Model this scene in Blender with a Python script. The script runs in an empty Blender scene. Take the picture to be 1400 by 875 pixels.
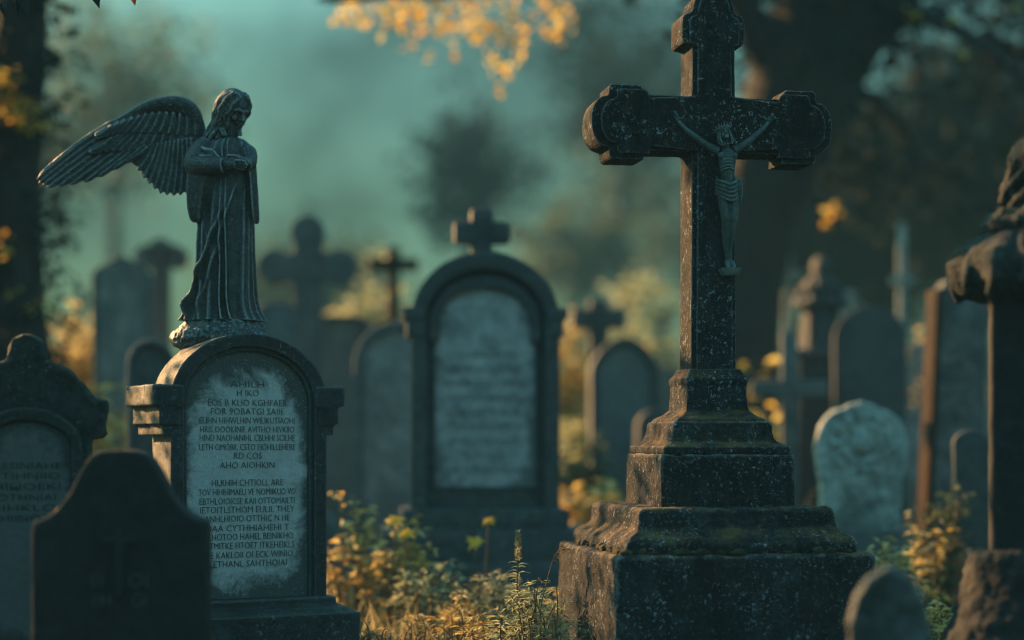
import bpy, bmesh, math, random
from mathutils import Vector, Matrix, noise
R = math.radians
PI = math.pi
F = 2400.0          # focal length in photo pixels (1400 wide)
HC = 0.92           # camera height
HZ = 600.0          # horizon row of the photograph

scene = bpy.context.scene
COL = scene.collection
rng = random.Random(7)

def at(px, py, Y):
    return Vector(((px - 700.0) * Y / F, Y, HC + (HZ - py) * Y / F))

# ------------------------------------------------------------------ materials
def newmat(name):
    m = bpy.data.materials.new(name)
    m.use_nodes = True
    nt = m.node_tree
    for n in list(nt.nodes):
        nt.nodes.remove(n)
    return m, nt

def nd(nt, t, **kw):
    n = nt.nodes.new(t)
    for k, v in kw.items():
        if k in ('loc',):
            continue
        if hasattr(n, k):
            setattr(n, k, v)
    return n

def ramp(nt, fac, stops, interp='LINEAR'):
    r = nt.nodes.new('ShaderNodeValToRGB')
    r.color_ramp.interpolation = interp
    el = r.color_ramp.elements
    while len(el) < len(stops):
        el.new(0.5)
    for e, (p, c) in zip(el, stops):
        e.position = p
        if isinstance(c, (int, float)):
            c = (c, c, c)
        e.color = (c[0], c[1], c[2], 1)
    nt.links.new(fac, r.inputs[0])
    return r.outputs[0]

def mixc(nt, fac, a, b, mode='MIX'):
    n = nt.nodes.new('ShaderNodeMix')
    n.data_type = 'RGBA'
    n.blend_type = mode
    for sock, v in ((n.inputs[0], fac), (n.inputs[6], a), (n.inputs[7], b)):
        if isinstance(v, bpy.types.NodeSocket):
            nt.links.new(v, sock)
        elif isinstance(v, (int, float)):
            sock.default_value = v
        else:
            sock.default_value = (v[0], v[1], v[2], 1)
    return n.outputs[2]

def math_(nt, op, a, b=None, clamp=False):
    n = nt.nodes.new('ShaderNodeMath')
    n.operation = op
    n.use_clamp = clamp
    for s, v in zip(n.inputs, (a, b)):
        if v is None:
            continue
        if isinstance(v, bpy.types.NodeSocket):
            nt.links.new(v, s)
        else:
            s.default_value = v
    return n.outputs[0]

def noise_t(nt, vec, scale, detail=6, rough=0.6, dist=0.0):
    n = nt.nodes.new('ShaderNodeTexNoise')
    n.inputs['Scale'].default_value = scale
    n.inputs['Detail'].default_value = detail
    n.inputs['Roughness'].default_value = rough
    n.inputs['Distortion'].default_value = dist
    nt.links.new(vec, n.inputs['Vector'])
    return n.outputs[0]

def stone_mat(name, dark, light, lichen=(0.30, 0.34, 0.33), lich=0.5, moss=(0.045, 0.05, 0.02),
              mossamt=0.3, rough=0.75, bump=0.6, wear_highlight=0.35, spec=0.4, streak=0.0, scale=1.0, pt0=0.505):
    m, nt = newmat(name)
    tc = nd(nt, 'ShaderNodeTexCoord').outputs['Object']
    big = noise_t(nt, tc, 3.2 * scale, 5, 0.65, 0.6)
    mid = noise_t(nt, tc, 17 * scale, 8, 0.7)
    fine = noise_t(nt, tc, 130 * scale, 6, 0.75)
    base = mixc(nt, ramp(nt, big, [(0.35, 0), (0.68, 1)]), dark, light)
    base = mixc(nt, ramp(nt, mid, [(0.40, 0.0), (0.62, 0.55)]), base, [c * 0.35 for c in dark])
    grit = ramp(nt, noise_t(nt, tc, 48 * scale, 9, 0.82), [(0.36, 0.30), (0.50, 0.95), (0.66, 2.0)])
    base = mixc(nt, 1.0, base, grit, 'MULTIPLY')
    blotch = ramp(nt, noise_t(nt, tc, 2.4 * scale, 7, 0.7, 0.8), [(0.36, 0.45), (0.52, 1.0), (0.64, 1.7)])
    base = mixc(nt, 1.0, base, blotch, 'MULTIPLY')
    # moss / algae where the stone faces up or in broad patches
    geo = nd(nt, 'ShaderNodeNewGeometry')
    sep = nd(nt, 'ShaderNodeSeparateXYZ')
    nt.links.new(geo.outputs['Normal'], sep.inputs[0])
    up = math_(nt, 'MULTIPLY', ramp(nt, sep.outputs[2], [(0.2, 0.06), (0.85, 1)]), mossamt * 1.6)
    mm = math_(nt, 'MULTIPLY', up, ramp(nt, noise_t(nt, tc, 8 * scale, 8, 0.7), [(0.42, 0), (0.6, 1)]), True)
    base = mixc(nt, mm, base, moss)
    # lichen specks
    l1 = ramp(nt, noise_t(nt, tc, 62 * scale, 7, 0.68, 0.4), [(0.58, 0), (0.62, 1)])
    l2 = ramp(nt, noise_t(nt, tc, 4.2 * scale, 6, 0.72, 0.5), [(0.44, 0.06), (0.60, 1)])
    lf = math_(nt, 'MULTIPLY', math_(nt, 'MULTIPLY', l1, l2), lich, True)
    base = mixc(nt, lf, base, lichen)
    l3 = ramp(nt, noise_t(nt, tc, 190 * scale, 3, 0.6), [(0.65, 0), (0.69, 1)])
    base = mixc(nt, math_(nt, 'MULTIPLY', math_(nt, 'MULTIPLY', l3, l2), lich * 1.1, True), base, lichen)
    l4 = ramp(nt, noise_t(nt, tc, 24 * scale, 9, 0.78, 0.6), [(0.55, 0), (0.63, 0.38)])
    base = mixc(nt, math_(nt, 'MULTIPLY', math_(nt, 'MULTIPLY', l4, l2), lich, True), base, [c * 0.6 for c in lichen])
    # worn arrises; on ridges and folds this also paints highlights into the colour
    pt = ramp(nt, geo.outputs['Pointiness'], [(pt0, 0), (pt0 + 0.045, 1)])
    wf = math_(nt, 'MULTIPLY', math_(nt, 'MULTIPLY', pt, ramp(nt, mid, [(0.35, 0.25), (0.6, 1)])), wear_highlight, True)
    base = mixc(nt, wf, base, lichen)
    if streak > 0:
        mp = nd(nt, 'ShaderNodeMapping')
        mp.inputs['Scale'].default_value = (1, 1, 0.10)
        nt.links.new(tc, mp.inputs[0])
        st = ramp(nt, noise_t(nt, mp.outputs[0], 26, 6, 0.7), [(0.47, 0), (0.66, 1)])
        base = mixc(nt, math_(nt, 'MULTIPLY', st, streak), base, lichen)
    bs = nd(nt, 'ShaderNodeBsdfPrincipled')
    nt.links.new(base, bs.inputs['Base Color'])
    bs.inputs['Specular IOR Level'].default_value = spec
    rr = ramp(nt, mid, [(0.3, rough - 0.12), (0.7, min(1, rough + 0.12))])
    nt.links.new(rr, bs.inputs['Roughness'])
    h = math_(nt, 'ADD', math_(nt, 'MULTIPLY', fine, 0.45), math_(nt, 'ADD', mid, math_(nt, 'MULTIPLY', lf, 0.25)))
    bp = nd(nt, 'ShaderNodeBump')
    bp.inputs['Strength'].default_value = bump
    bp.inputs['Distance'].default_value = 0.018
    nt.links.new(h, bp.inputs['Height'])
    nt.links.new(bp.outputs[0], bs.inputs['Normal'])
    o = nd(nt, 'ShaderNodeOutputMaterial')
    nt.links.new(bs.outputs[0], o.inputs[0])
    return m

def panel_mat(name, pale, rim_dark, hw, z0, z1, amount=1.0, mott=0.7):
    """pale slab that darkens unevenly towards its rim; object coords: x across, z up"""
    m, nt = newmat(name)
    tc = nd(nt, 'ShaderNodeTexCoord').outputs['Object']
    sep = nd(nt, 'ShaderNodeSeparateXYZ')
    nt.links.new(tc, sep.inputs[0])
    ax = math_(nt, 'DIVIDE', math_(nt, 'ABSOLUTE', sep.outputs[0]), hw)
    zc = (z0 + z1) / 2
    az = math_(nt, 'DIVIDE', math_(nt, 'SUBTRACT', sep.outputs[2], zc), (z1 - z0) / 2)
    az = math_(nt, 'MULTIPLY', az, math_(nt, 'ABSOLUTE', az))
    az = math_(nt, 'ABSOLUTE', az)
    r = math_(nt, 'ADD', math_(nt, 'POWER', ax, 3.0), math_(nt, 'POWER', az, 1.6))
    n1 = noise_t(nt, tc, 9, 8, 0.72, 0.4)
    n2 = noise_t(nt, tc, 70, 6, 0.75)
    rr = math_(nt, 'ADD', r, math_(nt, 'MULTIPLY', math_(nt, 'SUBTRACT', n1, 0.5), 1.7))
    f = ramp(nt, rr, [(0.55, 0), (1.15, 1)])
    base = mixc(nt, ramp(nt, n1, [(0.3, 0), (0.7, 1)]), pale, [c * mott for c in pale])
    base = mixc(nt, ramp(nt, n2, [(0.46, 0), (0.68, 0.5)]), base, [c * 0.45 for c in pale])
    base = mixc(nt, math_(nt, 'MULTIPLY', f, 0.9 * amount), base, rim_dark)
    sp = ramp(nt, noise_t(nt, tc, 150, 4, 0.6), [(0.64, 0), (0.68, 0.5)])
    base = mixc(nt, sp, base, [min(1, c * 1.3) for c in pale])
    bs = nd(nt, 'ShaderNodeBsdfPrincipled')
    nt.links.new(base, bs.inputs['Base Color'])
    bs.inputs['Roughness'].default_value = 0.7
    bp = nd(nt, 'ShaderNodeBump')
    bp.inputs['Strength'].default_value = 0.55
    bp.inputs['Distance'].default_value = 0.008
    nt.links.new(math_(nt, 'ADD', n2, n1), bp.inputs['Height'])
    nt.links.new(bp.outputs[0], bs.inputs['Normal'])
    o = nd(nt, 'ShaderNodeOutputMaterial')
    nt.links.new(bs.outputs[0], o.inputs[0])
    return m

def leaf_mat(name, stops, trans=0.45, rough=0.55, spec=0.35):
    m, nt = newmat(name)
    geo = nd(nt, 'ShaderNodeNewGeometry')
    c = ramp(nt, geo.outputs['Random Per Island'], stops)
    bs = nd(nt, 'ShaderNodeBsdfPrincipled')
    nt.links.new(c, bs.inputs['Base Color'])
    bs.inputs['Roughness'].default_value = rough
    bs.inputs['Specular IOR Level'].default_value = spec
    tr = nd(nt, 'ShaderNodeBsdfTranslucent')
    nt.links.new(c, tr.inputs[0])
    mx = nd(nt, 'ShaderNodeMixShader')
    mx.inputs[0].default_value = trans
    nt.links.new(bs.outputs[0], mx.inputs[1])
    nt.links.new(tr.outputs[0], mx.inputs[2])
    o = nd(nt, 'ShaderNodeOutputMaterial')
    nt.links.new(mx.outputs[0], o.inputs[0])
    return m

def bark_mat(name, a, b):
    m, nt = newmat(name)
    tc = nd(nt, 'ShaderNodeTexCoord').outputs['Object']
    mp = nd(nt, 'ShaderNodeMapping')
    mp.inputs['Scale'].default_value = (1, 1, 0.22)
    nt.links.new(tc, mp.inputs[0])
    n = noise_t(nt, mp.outputs[0], 22, 8, 0.7, 0.6)
    c = ramp(nt, n, [(0.35, a), (0.65, b)])
    bs = nd(nt, 'ShaderNodeBsdfPrincipled')
    nt.links.new(c, bs.inputs['Base Color'])
    bs.inputs['Roughness'].default_value = 0.9
    bp = nd(nt, 'ShaderNodeBump')
    bp.inputs['Strength'].default_value = 0.8
    bp.inputs['Distance'].default_value = 0.03
    nt.links.new(n, bp.inputs['Height'])
    nt.links.new(bp.outputs[0], bs.inputs['Normal'])
    o = nd(nt, 'ShaderNodeOutputMaterial')
    nt.links.new(bs.outputs[0], o.inputs[0])
    return m

M = {}
M['cross'] = stone_mat('dark_weathered_granite', (0.008, 0.009, 0.011), (0.032, 0.032, 0.036), lich=1.0,
                       lichen=(0.45, 0.52, 0.55), mossamt=0.7, moss=(0.17, 0.10, 0.035), wear_highlight=0.5, streak=0.035, rough=0.8, spec=0.15, bump=0.9, pt0=0.522)  # orange moss on upward faces also paints sun glow into the step tops
M['figure'] = stone_mat('verdigris_bronze', (0.022, 0.040, 0.042), (0.10, 0.16, 0.155), lich=0.2, lichen=(0.25, 0.33, 0.31),
                        mossamt=0.1, wear_highlight=0.8, rough=0.5, bump=0.45, spec=0.5, scale=2.0)
M['angel'] = stone_mat('blackened_statue_stone', (0.012, 0.017, 0.020), (0.050, 0.064, 0.070), lich=0.3,
                       lichen=(0.36, 0.43, 0.43), mossamt=0.15, wear_highlight=0.85, rough=0.52, bump=0.3, spec=0.5, scale=1.4)  # strong edge lightening paints highlights along the robe and wing ridges
M['tomb'] = stone_mat('dark_tomb_stone', (0.008, 0.010, 0.013), (0.034, 0.040, 0.046), lich=0.5, lichen=(0.26, 0.31, 0.32),
                      mossamt=0.35, wear_highlight=0.25, rough=0.6, moss=(0.05, 0.055, 0.025))
M['mossy'] = stone_mat('mossy_dark_stone', (0.008, 0.011, 0.012), (0.03, 0.038, 0.038), lich=0.7, lichen=(0.18, 0.22, 0.20),
                       mossamt=0.8, moss=(0.05, 0.058, 0.025), wear_highlight=0.25, bump=1.0, rough=0.8)
M['black'] = stone_mat('near_black_slate', (0.005, 0.006, 0.007), (0.011, 0.013, 0.015), lich=0.06, lichen=(0.06, 0.07, 0.07),
                       mossamt=0.1, wear_highlight=0.15, rough=0.75)
M['grey'] = stone_mat('grey_grave_stone', (0.06, 0.07, 0.075), (0.17, 0.195, 0.20), lich=0.5, lichen=(0.26, 0.31, 0.29),
                      mossamt=0.45, moss=(0.06, 0.065, 0.03))
M['slate'] = stone_mat('dark_slate_stone', (0.035, 0.042, 0.050), (0.11, 0.125, 0.14), lich=0.5, lichen=(0.30, 0.36, 0.35), mossamt=0.4, streak=0.22)
M['pale'] = stone_mat('pale_lichen_stone', (0.26, 0.32, 0.30), (0.55, 0.64, 0.60), lich=0.7, lichen=(0.7, 0.76, 0.70),
                      mossamt=0.2, moss=(0.16, 0.13, 0.06))
M['mid'] = stone_mat('pale_grey_face', (0.16, 0.19, 0.19), (0.32, 0.37, 0.37), lich=0.3, mossamt=0.1)
M['brown'] = stone_mat('brown_sandstone', (0.02, 0.010, 0.005), (0.045, 0.023, 0.011), lich=0.1, lichen=(0.12, 0.07, 0.04), mossamt=0.1, wear_highlight=0.1, spec=0.1)
M['inlay'] = stone_mat('dark_lettering', (0.012, 0.014, 0.015), (0.022, 0.025, 0.026), lich=0.05, mossamt=0, wear_highlight=0, bump=0.2)  # letters stand proud, darker than the panel behind
M['faint'] = stone_mat('worn_grey_lettering', (0.06, 0.07, 0.07), (0.11, 0.12, 0.12), lich=0.1, mossamt=0, wear_highlight=0, bump=0.2)
M['letter'] = stone_mat('shallow_lettering', (0.06, 0.08, 0.08), (0.12, 0.15, 0.15), lich=0.3, mossamt=0, wear_highlight=0, bump=0.2)
M['soft'] = stone_mat('weathered_lettering', (0.13, 0.155, 0.155), (0.19, 0.22, 0.22), lich=0.1, mossamt=0, wear_highlight=0, bump=0.2)
M['bark'] = bark_mat('dark_bark', (0.010, 0.009, 0.008), (0.035, 0.030, 0.026))
M['stem'] = bark_mat('dry_stem', (0.10, 0.065, 0.03), (0.22, 0.15, 0.07))
M['gold'] = leaf_mat('golden_leaf', [(0, (0.42, 0.24, 0.04)), (0.35, (0.70, 0.47, 0.10)), (0.7, (0.80, 0.64, 0.24)), (1, (0.74, 0.70, 0.40))])
M['orange'] = leaf_mat('orange_leaf', [(0, (0.64, 0.34, 0.02)), (0.5, (0.88, 0.62, 0.08)), (1, (0.90, 0.76, 0.26))], 0.55)
M['green'] = leaf_mat('dull_green_leaf', [(0, (0.04, 0.06, 0.035)), (0.6, (0.09, 0.12, 0.06)), (1, (0.22, 0.24, 0.11))])
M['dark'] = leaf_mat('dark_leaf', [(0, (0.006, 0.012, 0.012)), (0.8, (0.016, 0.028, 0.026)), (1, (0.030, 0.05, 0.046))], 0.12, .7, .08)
M['sage'] = leaf_mat('pale_sage_leaf', [(0, (0.24, 0.28, 0.16)), (0.6, (0.48, 0.50, 0.28)), (1, (0.68, 0.62, 0.34))])
M['straw'] = leaf_mat('straw_blade', [(0, (0.20, 0.15, 0.06)), (0.5, (0.38, 0.29, 0.12)), (1, (0.52, 0.45, 0.25))], 0.4)
M['litter'] = leaf_mat('fallen_leaf', [(0, (0.05, 0.03, 0.015)), (0.5, (0.16, 0.085, 0.03)), (0.85, (0.36, 0.20, 0.05)), (1, (0.45, 0.38, 0.22))], 0.25)
M['yellow'] = leaf_mat('yellow_petal', [(0, (0.90, 0.46, 0.02)), (1, (0.92, 0.58, 0.04))], 0.3)

def ground_material():
    m, nt = newmat('dark_leafy_earth')
    tc = nd(nt, 'ShaderNodeTexCoord').outputs['Object']
    a = noise_t(nt, tc, 1.3, 7, 0.7)
    b = noise_t(nt, tc, 14, 8, 0.75)
    c = mixc(nt, ramp(nt, b, [(0.35, 0), (0.7, 1)]), (0.010, 0.010, 0.007), (0.034, 0.028, 0.015))
    c = mixc(nt, ramp(nt, a, [(0.45, 0), (0.62, 0.8)]), c, (0.022, 0.032, 0.013))
    bs = nd(nt, 'ShaderNodeBsdfPrincipled')
    nt.links.new(c, bs.inputs['Base Color'])
    bs.inputs['Roughness'].default_value = 0.9
    bp = nd(nt, 'ShaderNodeBump')
    bp.inputs['Distance'].default_value = 0.04
    nt.links.new(b, bp.inputs['Height'])
    nt.links.new(bp.outputs[0], bs.inputs['Normal'])
    o = nd(nt, 'ShaderNodeOutputMaterial')
    nt.links.new(bs.outputs[0], o.inputs[0])
    return m
M['ground'] = ground_material()

# ------------------------------------------------------------------ objects
def thing(name, label, cat, loc=(0, 0, 0), rotz=0.0, group=None):
    o = bpy.data.objects.new(name, None)
    COL.objects.link(o)
    o.empty_display_size = 0.2
    o.location = loc
    o.rotation_euler = (0, 0, rotz)
    o['label'] = label
    o['category'] = cat
    if group:
        o['group'] = group
    return o

def link_mesh(name, me, mat, parent=None):
    o = bpy.data.objects.new(name, me)
    COL.objects.link(o)
    if mat:
        me.materials.clear()
        me.materials.append(mat)
    if parent:
        o.parent = parent
    return o

def rough_up(me, amp, freq, seed=0.0, chips=0.0):
    n0 = [v.normal.copy() for v in me.vertices]
    off = Vector((seed * 3.1, seed * 1.7, seed))
    for v, n in zip(me.vertices, n0):
        p = v.co + off
        d = noise.noise(p * freq) * 0.55 + noise.noise(p * freq * 2.7) * 0.3 + noise.noise(p * freq * 7.1) * 0.22
        if chips:
            c = noise.noise(p * freq * 0.8 + Vector((9, 4, 2)))
            d -= chips * max(0.0, c - 0.32)
        v.co += n * (d * amp)

def fin(name, bm, mat, parent=None, voxel=0, amp=0, freq=14, bevel=0, smooth=True, seed=None, chips=0.0, sm_iter=0):
    """turn a bmesh into ONE linked mesh object, optionally bevelled, fused (voxel) and weathered"""
    bmesh.ops.recalc_face_normals(bm, faces=bm.faces[:])
    if bevel:
        es = [e for e in bm.edges if len(e.link_faces) == 2 and e.calc_face_angle(0) > R(35)]
        try:
            bmesh.ops.bevel(bm, geom=es, offset=bevel, segments=2, affect='EDGES', profile=0.6, clamp_overlap=True)
        except Exception:
            pass
    me = bpy.data.meshes.new(name)
    bm.to_mesh(me)
    bm.free()
    if voxel:
        t = bpy.data.objects.new('tmp', me)
        COL.objects.link(t)
        md = t.modifiers.new('r', 'REMESH')
        md.mode = 'VOXEL'
        md.voxel_size = voxel
        if sm_iter:
            ms = t.modifiers.new('s', 'SMOOTH')
            ms.factor = 0.5
            ms.iterations = sm_iter
        dg = bpy.context.evaluated_depsgraph_get()
        me2 = bpy.data.meshes.new_from_object(t.evaluated_get(dg))
        bpy.data.objects.remove(t)
        bpy.data.meshes.remove(me)
        me = me2
        me.name = name
        if amp:
            rough_up(me, amp, freq, rng.uniform(0, 50) if seed is None else seed, chips)
    if smooth and voxel:
        me.shade_smooth()
    elif smooth:
        me.shade_smooth()
        try:
            me.set_sharp_from_angle(angle=R(40))
        except Exception:
            pass
    return link_mesh(name, me, mat, parent)

# ------------------------------------------------------------------ shapes into a bmesh
def box(bm, x0, x1, y0, y1, z0, z1):
    vs = [bm.verts.new((x, y, z)) for x in (x0, x1) for y in (y0, y1) for z in (z0, z1)]
    for f in ((0, 1, 3, 2), (4, 6, 7, 5), (0, 4, 5, 1), (2, 3, 7, 6), (0, 2, 6, 4), (1, 5, 7, 3)):
        bm.faces.new([vs[i] for i in f])

def frustum(bm, w0, w1, z0, z1, cx=0, cy=0, d0=None, d1=None):
    d0 = w0 if d0 is None else d0
    d1 = w1 if d1 is None else d1
    a = [bm.verts.new((cx + sx * w0 / 2, cy + sy * d0 / 2, z0)) for sx, sy in ((-1, -1), (1, -1), (1, 1), (-1, 1))]
    b = [bm.verts.new((cx + sx * w1 / 2, cy + sy * d1 / 2, z1)) for sx, sy in ((-1, -1), (1, -1), (1, 1), (-1, 1))]
    bm.faces.new(a[::-1])
    bm.faces.new(b)
    for i in range(4):
        bm.faces.new((a[i], a[(i + 1) % 4], b[(i + 1) % 4], b[i]))

def square_stack(bm, prof):
    """square-plan solid through (width, z) rings"""
    prev = None
    for w, z in prof:
        ring = [bm.verts.new((sx * w / 2, sy * w / 2, z)) for sx, sy in ((-1, -1), (1, -1), (1, 1), (-1, 1))]
        if prev:
            for i in range(4):
                bm.faces.new((prev[i], prev[(i + 1) % 4], ring[(i + 1) % 4], ring[i]))
        else:
            bm.faces.new(ring[::-1])
        prev = ring
    bm.faces.new(prev)

def prism(bm, outline, y0, y1):
    a = [bm.verts.new((x, y0, z)) for x, z in outline]
    b = [bm.verts.new((x, y1, z)) for x, z in outline]
    bm.faces.new(a)
    bm.faces.new(b[::-1])
    n = len(a)
    for i in range(n):
        bm.faces.new((a[i], b[i], b[(i + 1) % n], a[(i + 1) % n]))

def band(bm, outer, inner, y0, y1):
    """open strip between two outlines of equal length, thick in y"""
    n = len(outer)
    q = []
    for (xo, zo), (xi, zi) in zip(outer, inner):
        q.append([bm.verts.new(c) for c in ((xo, y0, zo), (xi, y0, zi), (xi, y1, zi), (xo, y1, zo))])
    for i in range(n - 1):
        for k in range(4):
            bm.faces.new((q[i][k], q[i][(k + 1) % 4], q[i + 1][(k + 1) % 4], q[i + 1][k]))
    bm.faces.new(q[0][::-1])
    bm.faces.new(q[-1])

def arch(hw, z0, zs, zt, n=24, sq=2.0):
    pts = [(-hw, z0)]
    for i in range(n + 1):
        t = PI - PI * i / n
        c, s = math.cos(t), math.sin(t)
        e = 2.0 / sq
        pts.append((hw * math.copysign(abs(c) ** e, c), zs + (zt - zs) * abs(s) ** e))
    pts.append((hw, z0))
    return pts

def tube(bm, pts, rad, n=10, flat=None):
    pts = [Vector(p) for p in pts]
    if isinstance(rad, (int, float)):
        rad = [rad] * len(pts)
    rings = []
    ref = Vector((0.13, 0.97, 0.21)).normalized()
    for i, p in enumerate(pts):
        d = (pts[min(i + 1, len(pts) - 1)] - pts[max(i - 1, 0)])
        if d.length < 1e-7:
            d = Vector((0, 0, 1))
        d.normalize()
        u = ref - d * ref.dot(d)
        if u.length < 1e-3:
            u = d.orthogonal()
        u.normalize()
        w = d.cross(u)
        ref = u
        r = rad[i]
        rings.append([bm.verts.new(p + u * (math.cos(2 * PI * k / n) * r * (flat or 1)) + w * (math.sin(2 * PI * k / n) * r)) for k in range(n)])
    for a, b in zip(rings, rings[1:]):
        for k in range(n):
            bm.faces.new((a[k], a[(k + 1) % n], b[(k + 1) % n], b[k]))
    bm.faces.new(rings[0][::-1])
    bm.faces.new(rings[-1])

def ball(bm, c, r, rot=None, u=14, v=9):
    if isinstance(r, (int, float)):
        r = (r, r, r)
    mt = Matrix.Translation(Vector(c)) @ (rot.to_4x4() if rot else Matrix.Identity(4)) @ Matrix.Diagonal((r[0], r[1], r[2], 1))
    bmesh.ops.create_uvsphere(bm, u_segments=u, v_segments=v, radius=1.0, matrix=mt)

def loft(bm, rings):
    rr = [[bm.verts.new(p) for p in ring] for ring in rings]
    n = len(rr[0])
    for a, b in zip(rr, rr[1:]):
        for k in range(n):
            bm.faces.new((a[k], a[(k + 1) % n], b[(k + 1) % n], b[k]))
    bm.faces.new(rr[0][::-1])
    bm.faces.new(rr[-1])

def lathe(bm, prof, n=32, c=(0, 0), mod=None):
    rings = []
    for r, z in prof:
        rings.append([(c[0] + (r * (mod(2 * PI * k / n, z) if mod else 1)) * math.cos(2 * PI * k / n),
                       c[1] + (r * (mod(2 * PI * k / n, z) if mod else 1)) * math.sin(2 * PI * k / n), z) for k in range(n)])
    loft(bm, rings)

def spline(pts, n=8):
    """Catmull-Rom through points"""
    P = [Vector(p) for p in pts]
    out = []
    for i in range(len(P) - 1):
        p0, p1, p2, p3 = P[max(i - 1, 0)], P[i], P[i + 1], P[min(i + 2, len(P) - 1)]
        for k in range(n):
            t = k / n
            out.append(0.5 * ((2 * p1) + (p2 - p0) * t + (2 * p0 - 5 * p1 + 4 * p2 - p3) * t * t + (3 * p1 - p0 - 3 * p2 + p3) * t ** 3))
    out.append(P[-1])
    return out

# ------------------------------------------------------------------ lettering
def lettering(lines, width, z_top, dz, y, mat, parent, name='inscription', size=0.024, depth=0.0012, x0=0.0, widths=None):
    vs, fs = [], []
    for i, ln in enumerate(lines):
        if not ln.strip():
            continue
        cu = bpy.data.curves.new('t', 'FONT')
        cu.body = ln
        cu.size = size
        cu.align_x = 'CENTER'
        cu.extrude = depth
        cu.offset = -0.017 * size
        cu.resolution_u = 2
        t = bpy.data.objects.new('t', cu)
        COL.objects.link(t)
        dg = bpy.context.evaluated_depsgraph_get()
        dg.update()
        me = bpy.data.meshes.new_from_object(t.evaluated_get(dg))
        bpy.data.objects.remove(t)
        if not len(me.vertices):
            continue
        xs = [v.co.x for v in me.vertices]
        w = max(xs) - min(xs)
        want = widths[i] * width if widths else None
        sx = want / w if want else 1.0
        b = len(vs)
        jz = rng.uniform(-0.0015, 0.0015)
        for v in me.vertices:
            vs.append((x0 + v.co.x * sx, y - v.co.z, z_top - i * dz + v.co.y + jz))
        for p in me.polygons:
            fs.append([b + k for k in p.vertices])
        bpy.data.meshes.remove(me)
    me = bpy.data.meshes.new(name)
    me.from_pydata(vs, [], fs)
    return link_mesh(name, me, mat, parent)

# ------------------------------------------------------------------ leaves
class Leaves:
    def __init__(s):
        s.v, s.f = [], []

    def leaf(s, p, d, up, L, W, fold=0.25, curl=0.15):
        d = d.normalized()
        side = d.cross(up)
        if side.length < 1e-4:
            side = d.orthogonal()
        side.normalize()
        nn = side.cross(d)
        b = len(s.v)
        m1 = p + d * (L * 0.38)
        tip = p + d * L - nn * (L * curl)
        mid = p + d * (L * 0.5) - nn * (L * curl * 0.2)
        s.v += [p, m1 + side * (W / 2) + nn * (W * fold), tip, m1 - side * (W / 2) + nn * (W * fold), mid]
        s.f += [(b, b + 4, b + 1), (b + 1, b + 4, b + 2), (b + 4, b, b + 3), (b + 3, b + 2, b + 4)]

    def rnd(s, p, L, W, rg, flat=0.0, droop=0.0):
        d = Vector((rg.gauss(0, 1), rg.gauss(0, 1), rg.gauss(0, 1) * (1 - flat) - droop))
        up = Vector((rg.gauss(0, 0.5), rg.gauss(0, 0.5), 1))
        k = rg.uniform(0.6, 1.25)
        s.leaf(p, d, up, L * k, W * k, rg.uniform(0.05, 0.35), rg.uniform(-0.1, 0.4))

    def clump(s, c, r, n, L, W, rg, flat=0.3, droop=0.1, shell=0.5):
        if isinstance(r, (int, float)):
            r = (r, r, r)
        for _ in range(n):
            q = Vector((rg.gauss(0, 1), rg.gauss(0, 1), rg.gauss(0, 1))).normalized() * (rg.random() ** shell)
            s.rnd(Vector(c) + Vector((q.x * r[0], q.y * r[1], q.z * r[2])), L, W, rg, flat, droop)

    def build(s, name, mat, parent=None):
        me = bpy.data.meshes.new(name)
        me.from_pydata([tuple(v) for v in s.v], [], s.f)
        return link_mesh(name, me, mat, parent)

# ------------------------------------------------------------------ camera, light, air
cam_d = bpy.data.cameras.new('camera')
cam = bpy.data.objects.new('camera', cam_d)
COL.objects.link(cam)
cam.location = (0, 0, HC)
cam.rotation_euler = (R(90), 0, 0)
cam_d.sensor_width = 36.0
cam_d.lens = F / 1400.0 * 36.0
cam_d.shift_y = (HZ - 437.5) / 1400.0
cam_d.clip_start = 0.05
cam_d.clip_end = 1000.0
cam_d.dof.use_dof = True
cam_d.dof.focus_distance = 6.62
cam_d.dof.aperture_fstop = cam_d.lens / 1000.0 / 0.108
cam_d.dof.aperture_blades = 0
scene.camera = cam

SUN = Vector((-0.72, 0.585, 0.36)).normalized()
sun_d = bpy.data.lights.new('sun', 'SUN')
sun_d.energy = 5.0
sun_d.angle = R(0.5)
sun_d.color = (1.0, 0.54, 0.22)
sun = bpy.data.objects.new('sun', sun_d)
COL.objects.link(sun)
sun.rotation_euler = SUN.to_track_quat('Z', 'Y').to_euler()

w = bpy.data.worlds.new('World')
scene.world = w
w.use_nodes = True
nt = w.node_tree
for n in list(nt.nodes):
    nt.nodes.remove(n)
sky = nd(nt, 'ShaderNodeTexSky')
sky.sky_type = 'NISHITA'
sky.sun_disc = False
sky.sun_elevation = math.asin(SUN.z)
sky.sun_rotation = math.atan2(SUN.x, SUN.y)
sky.air_density = 1.5
sky.dust_density = 3.0
tint = mixc(nt, 1.0, sky.outputs[0], SKYTINT if 'SKYTINT' in globals() else (0.38, 0.81, 0.80), 'MULTIPLY')
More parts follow.
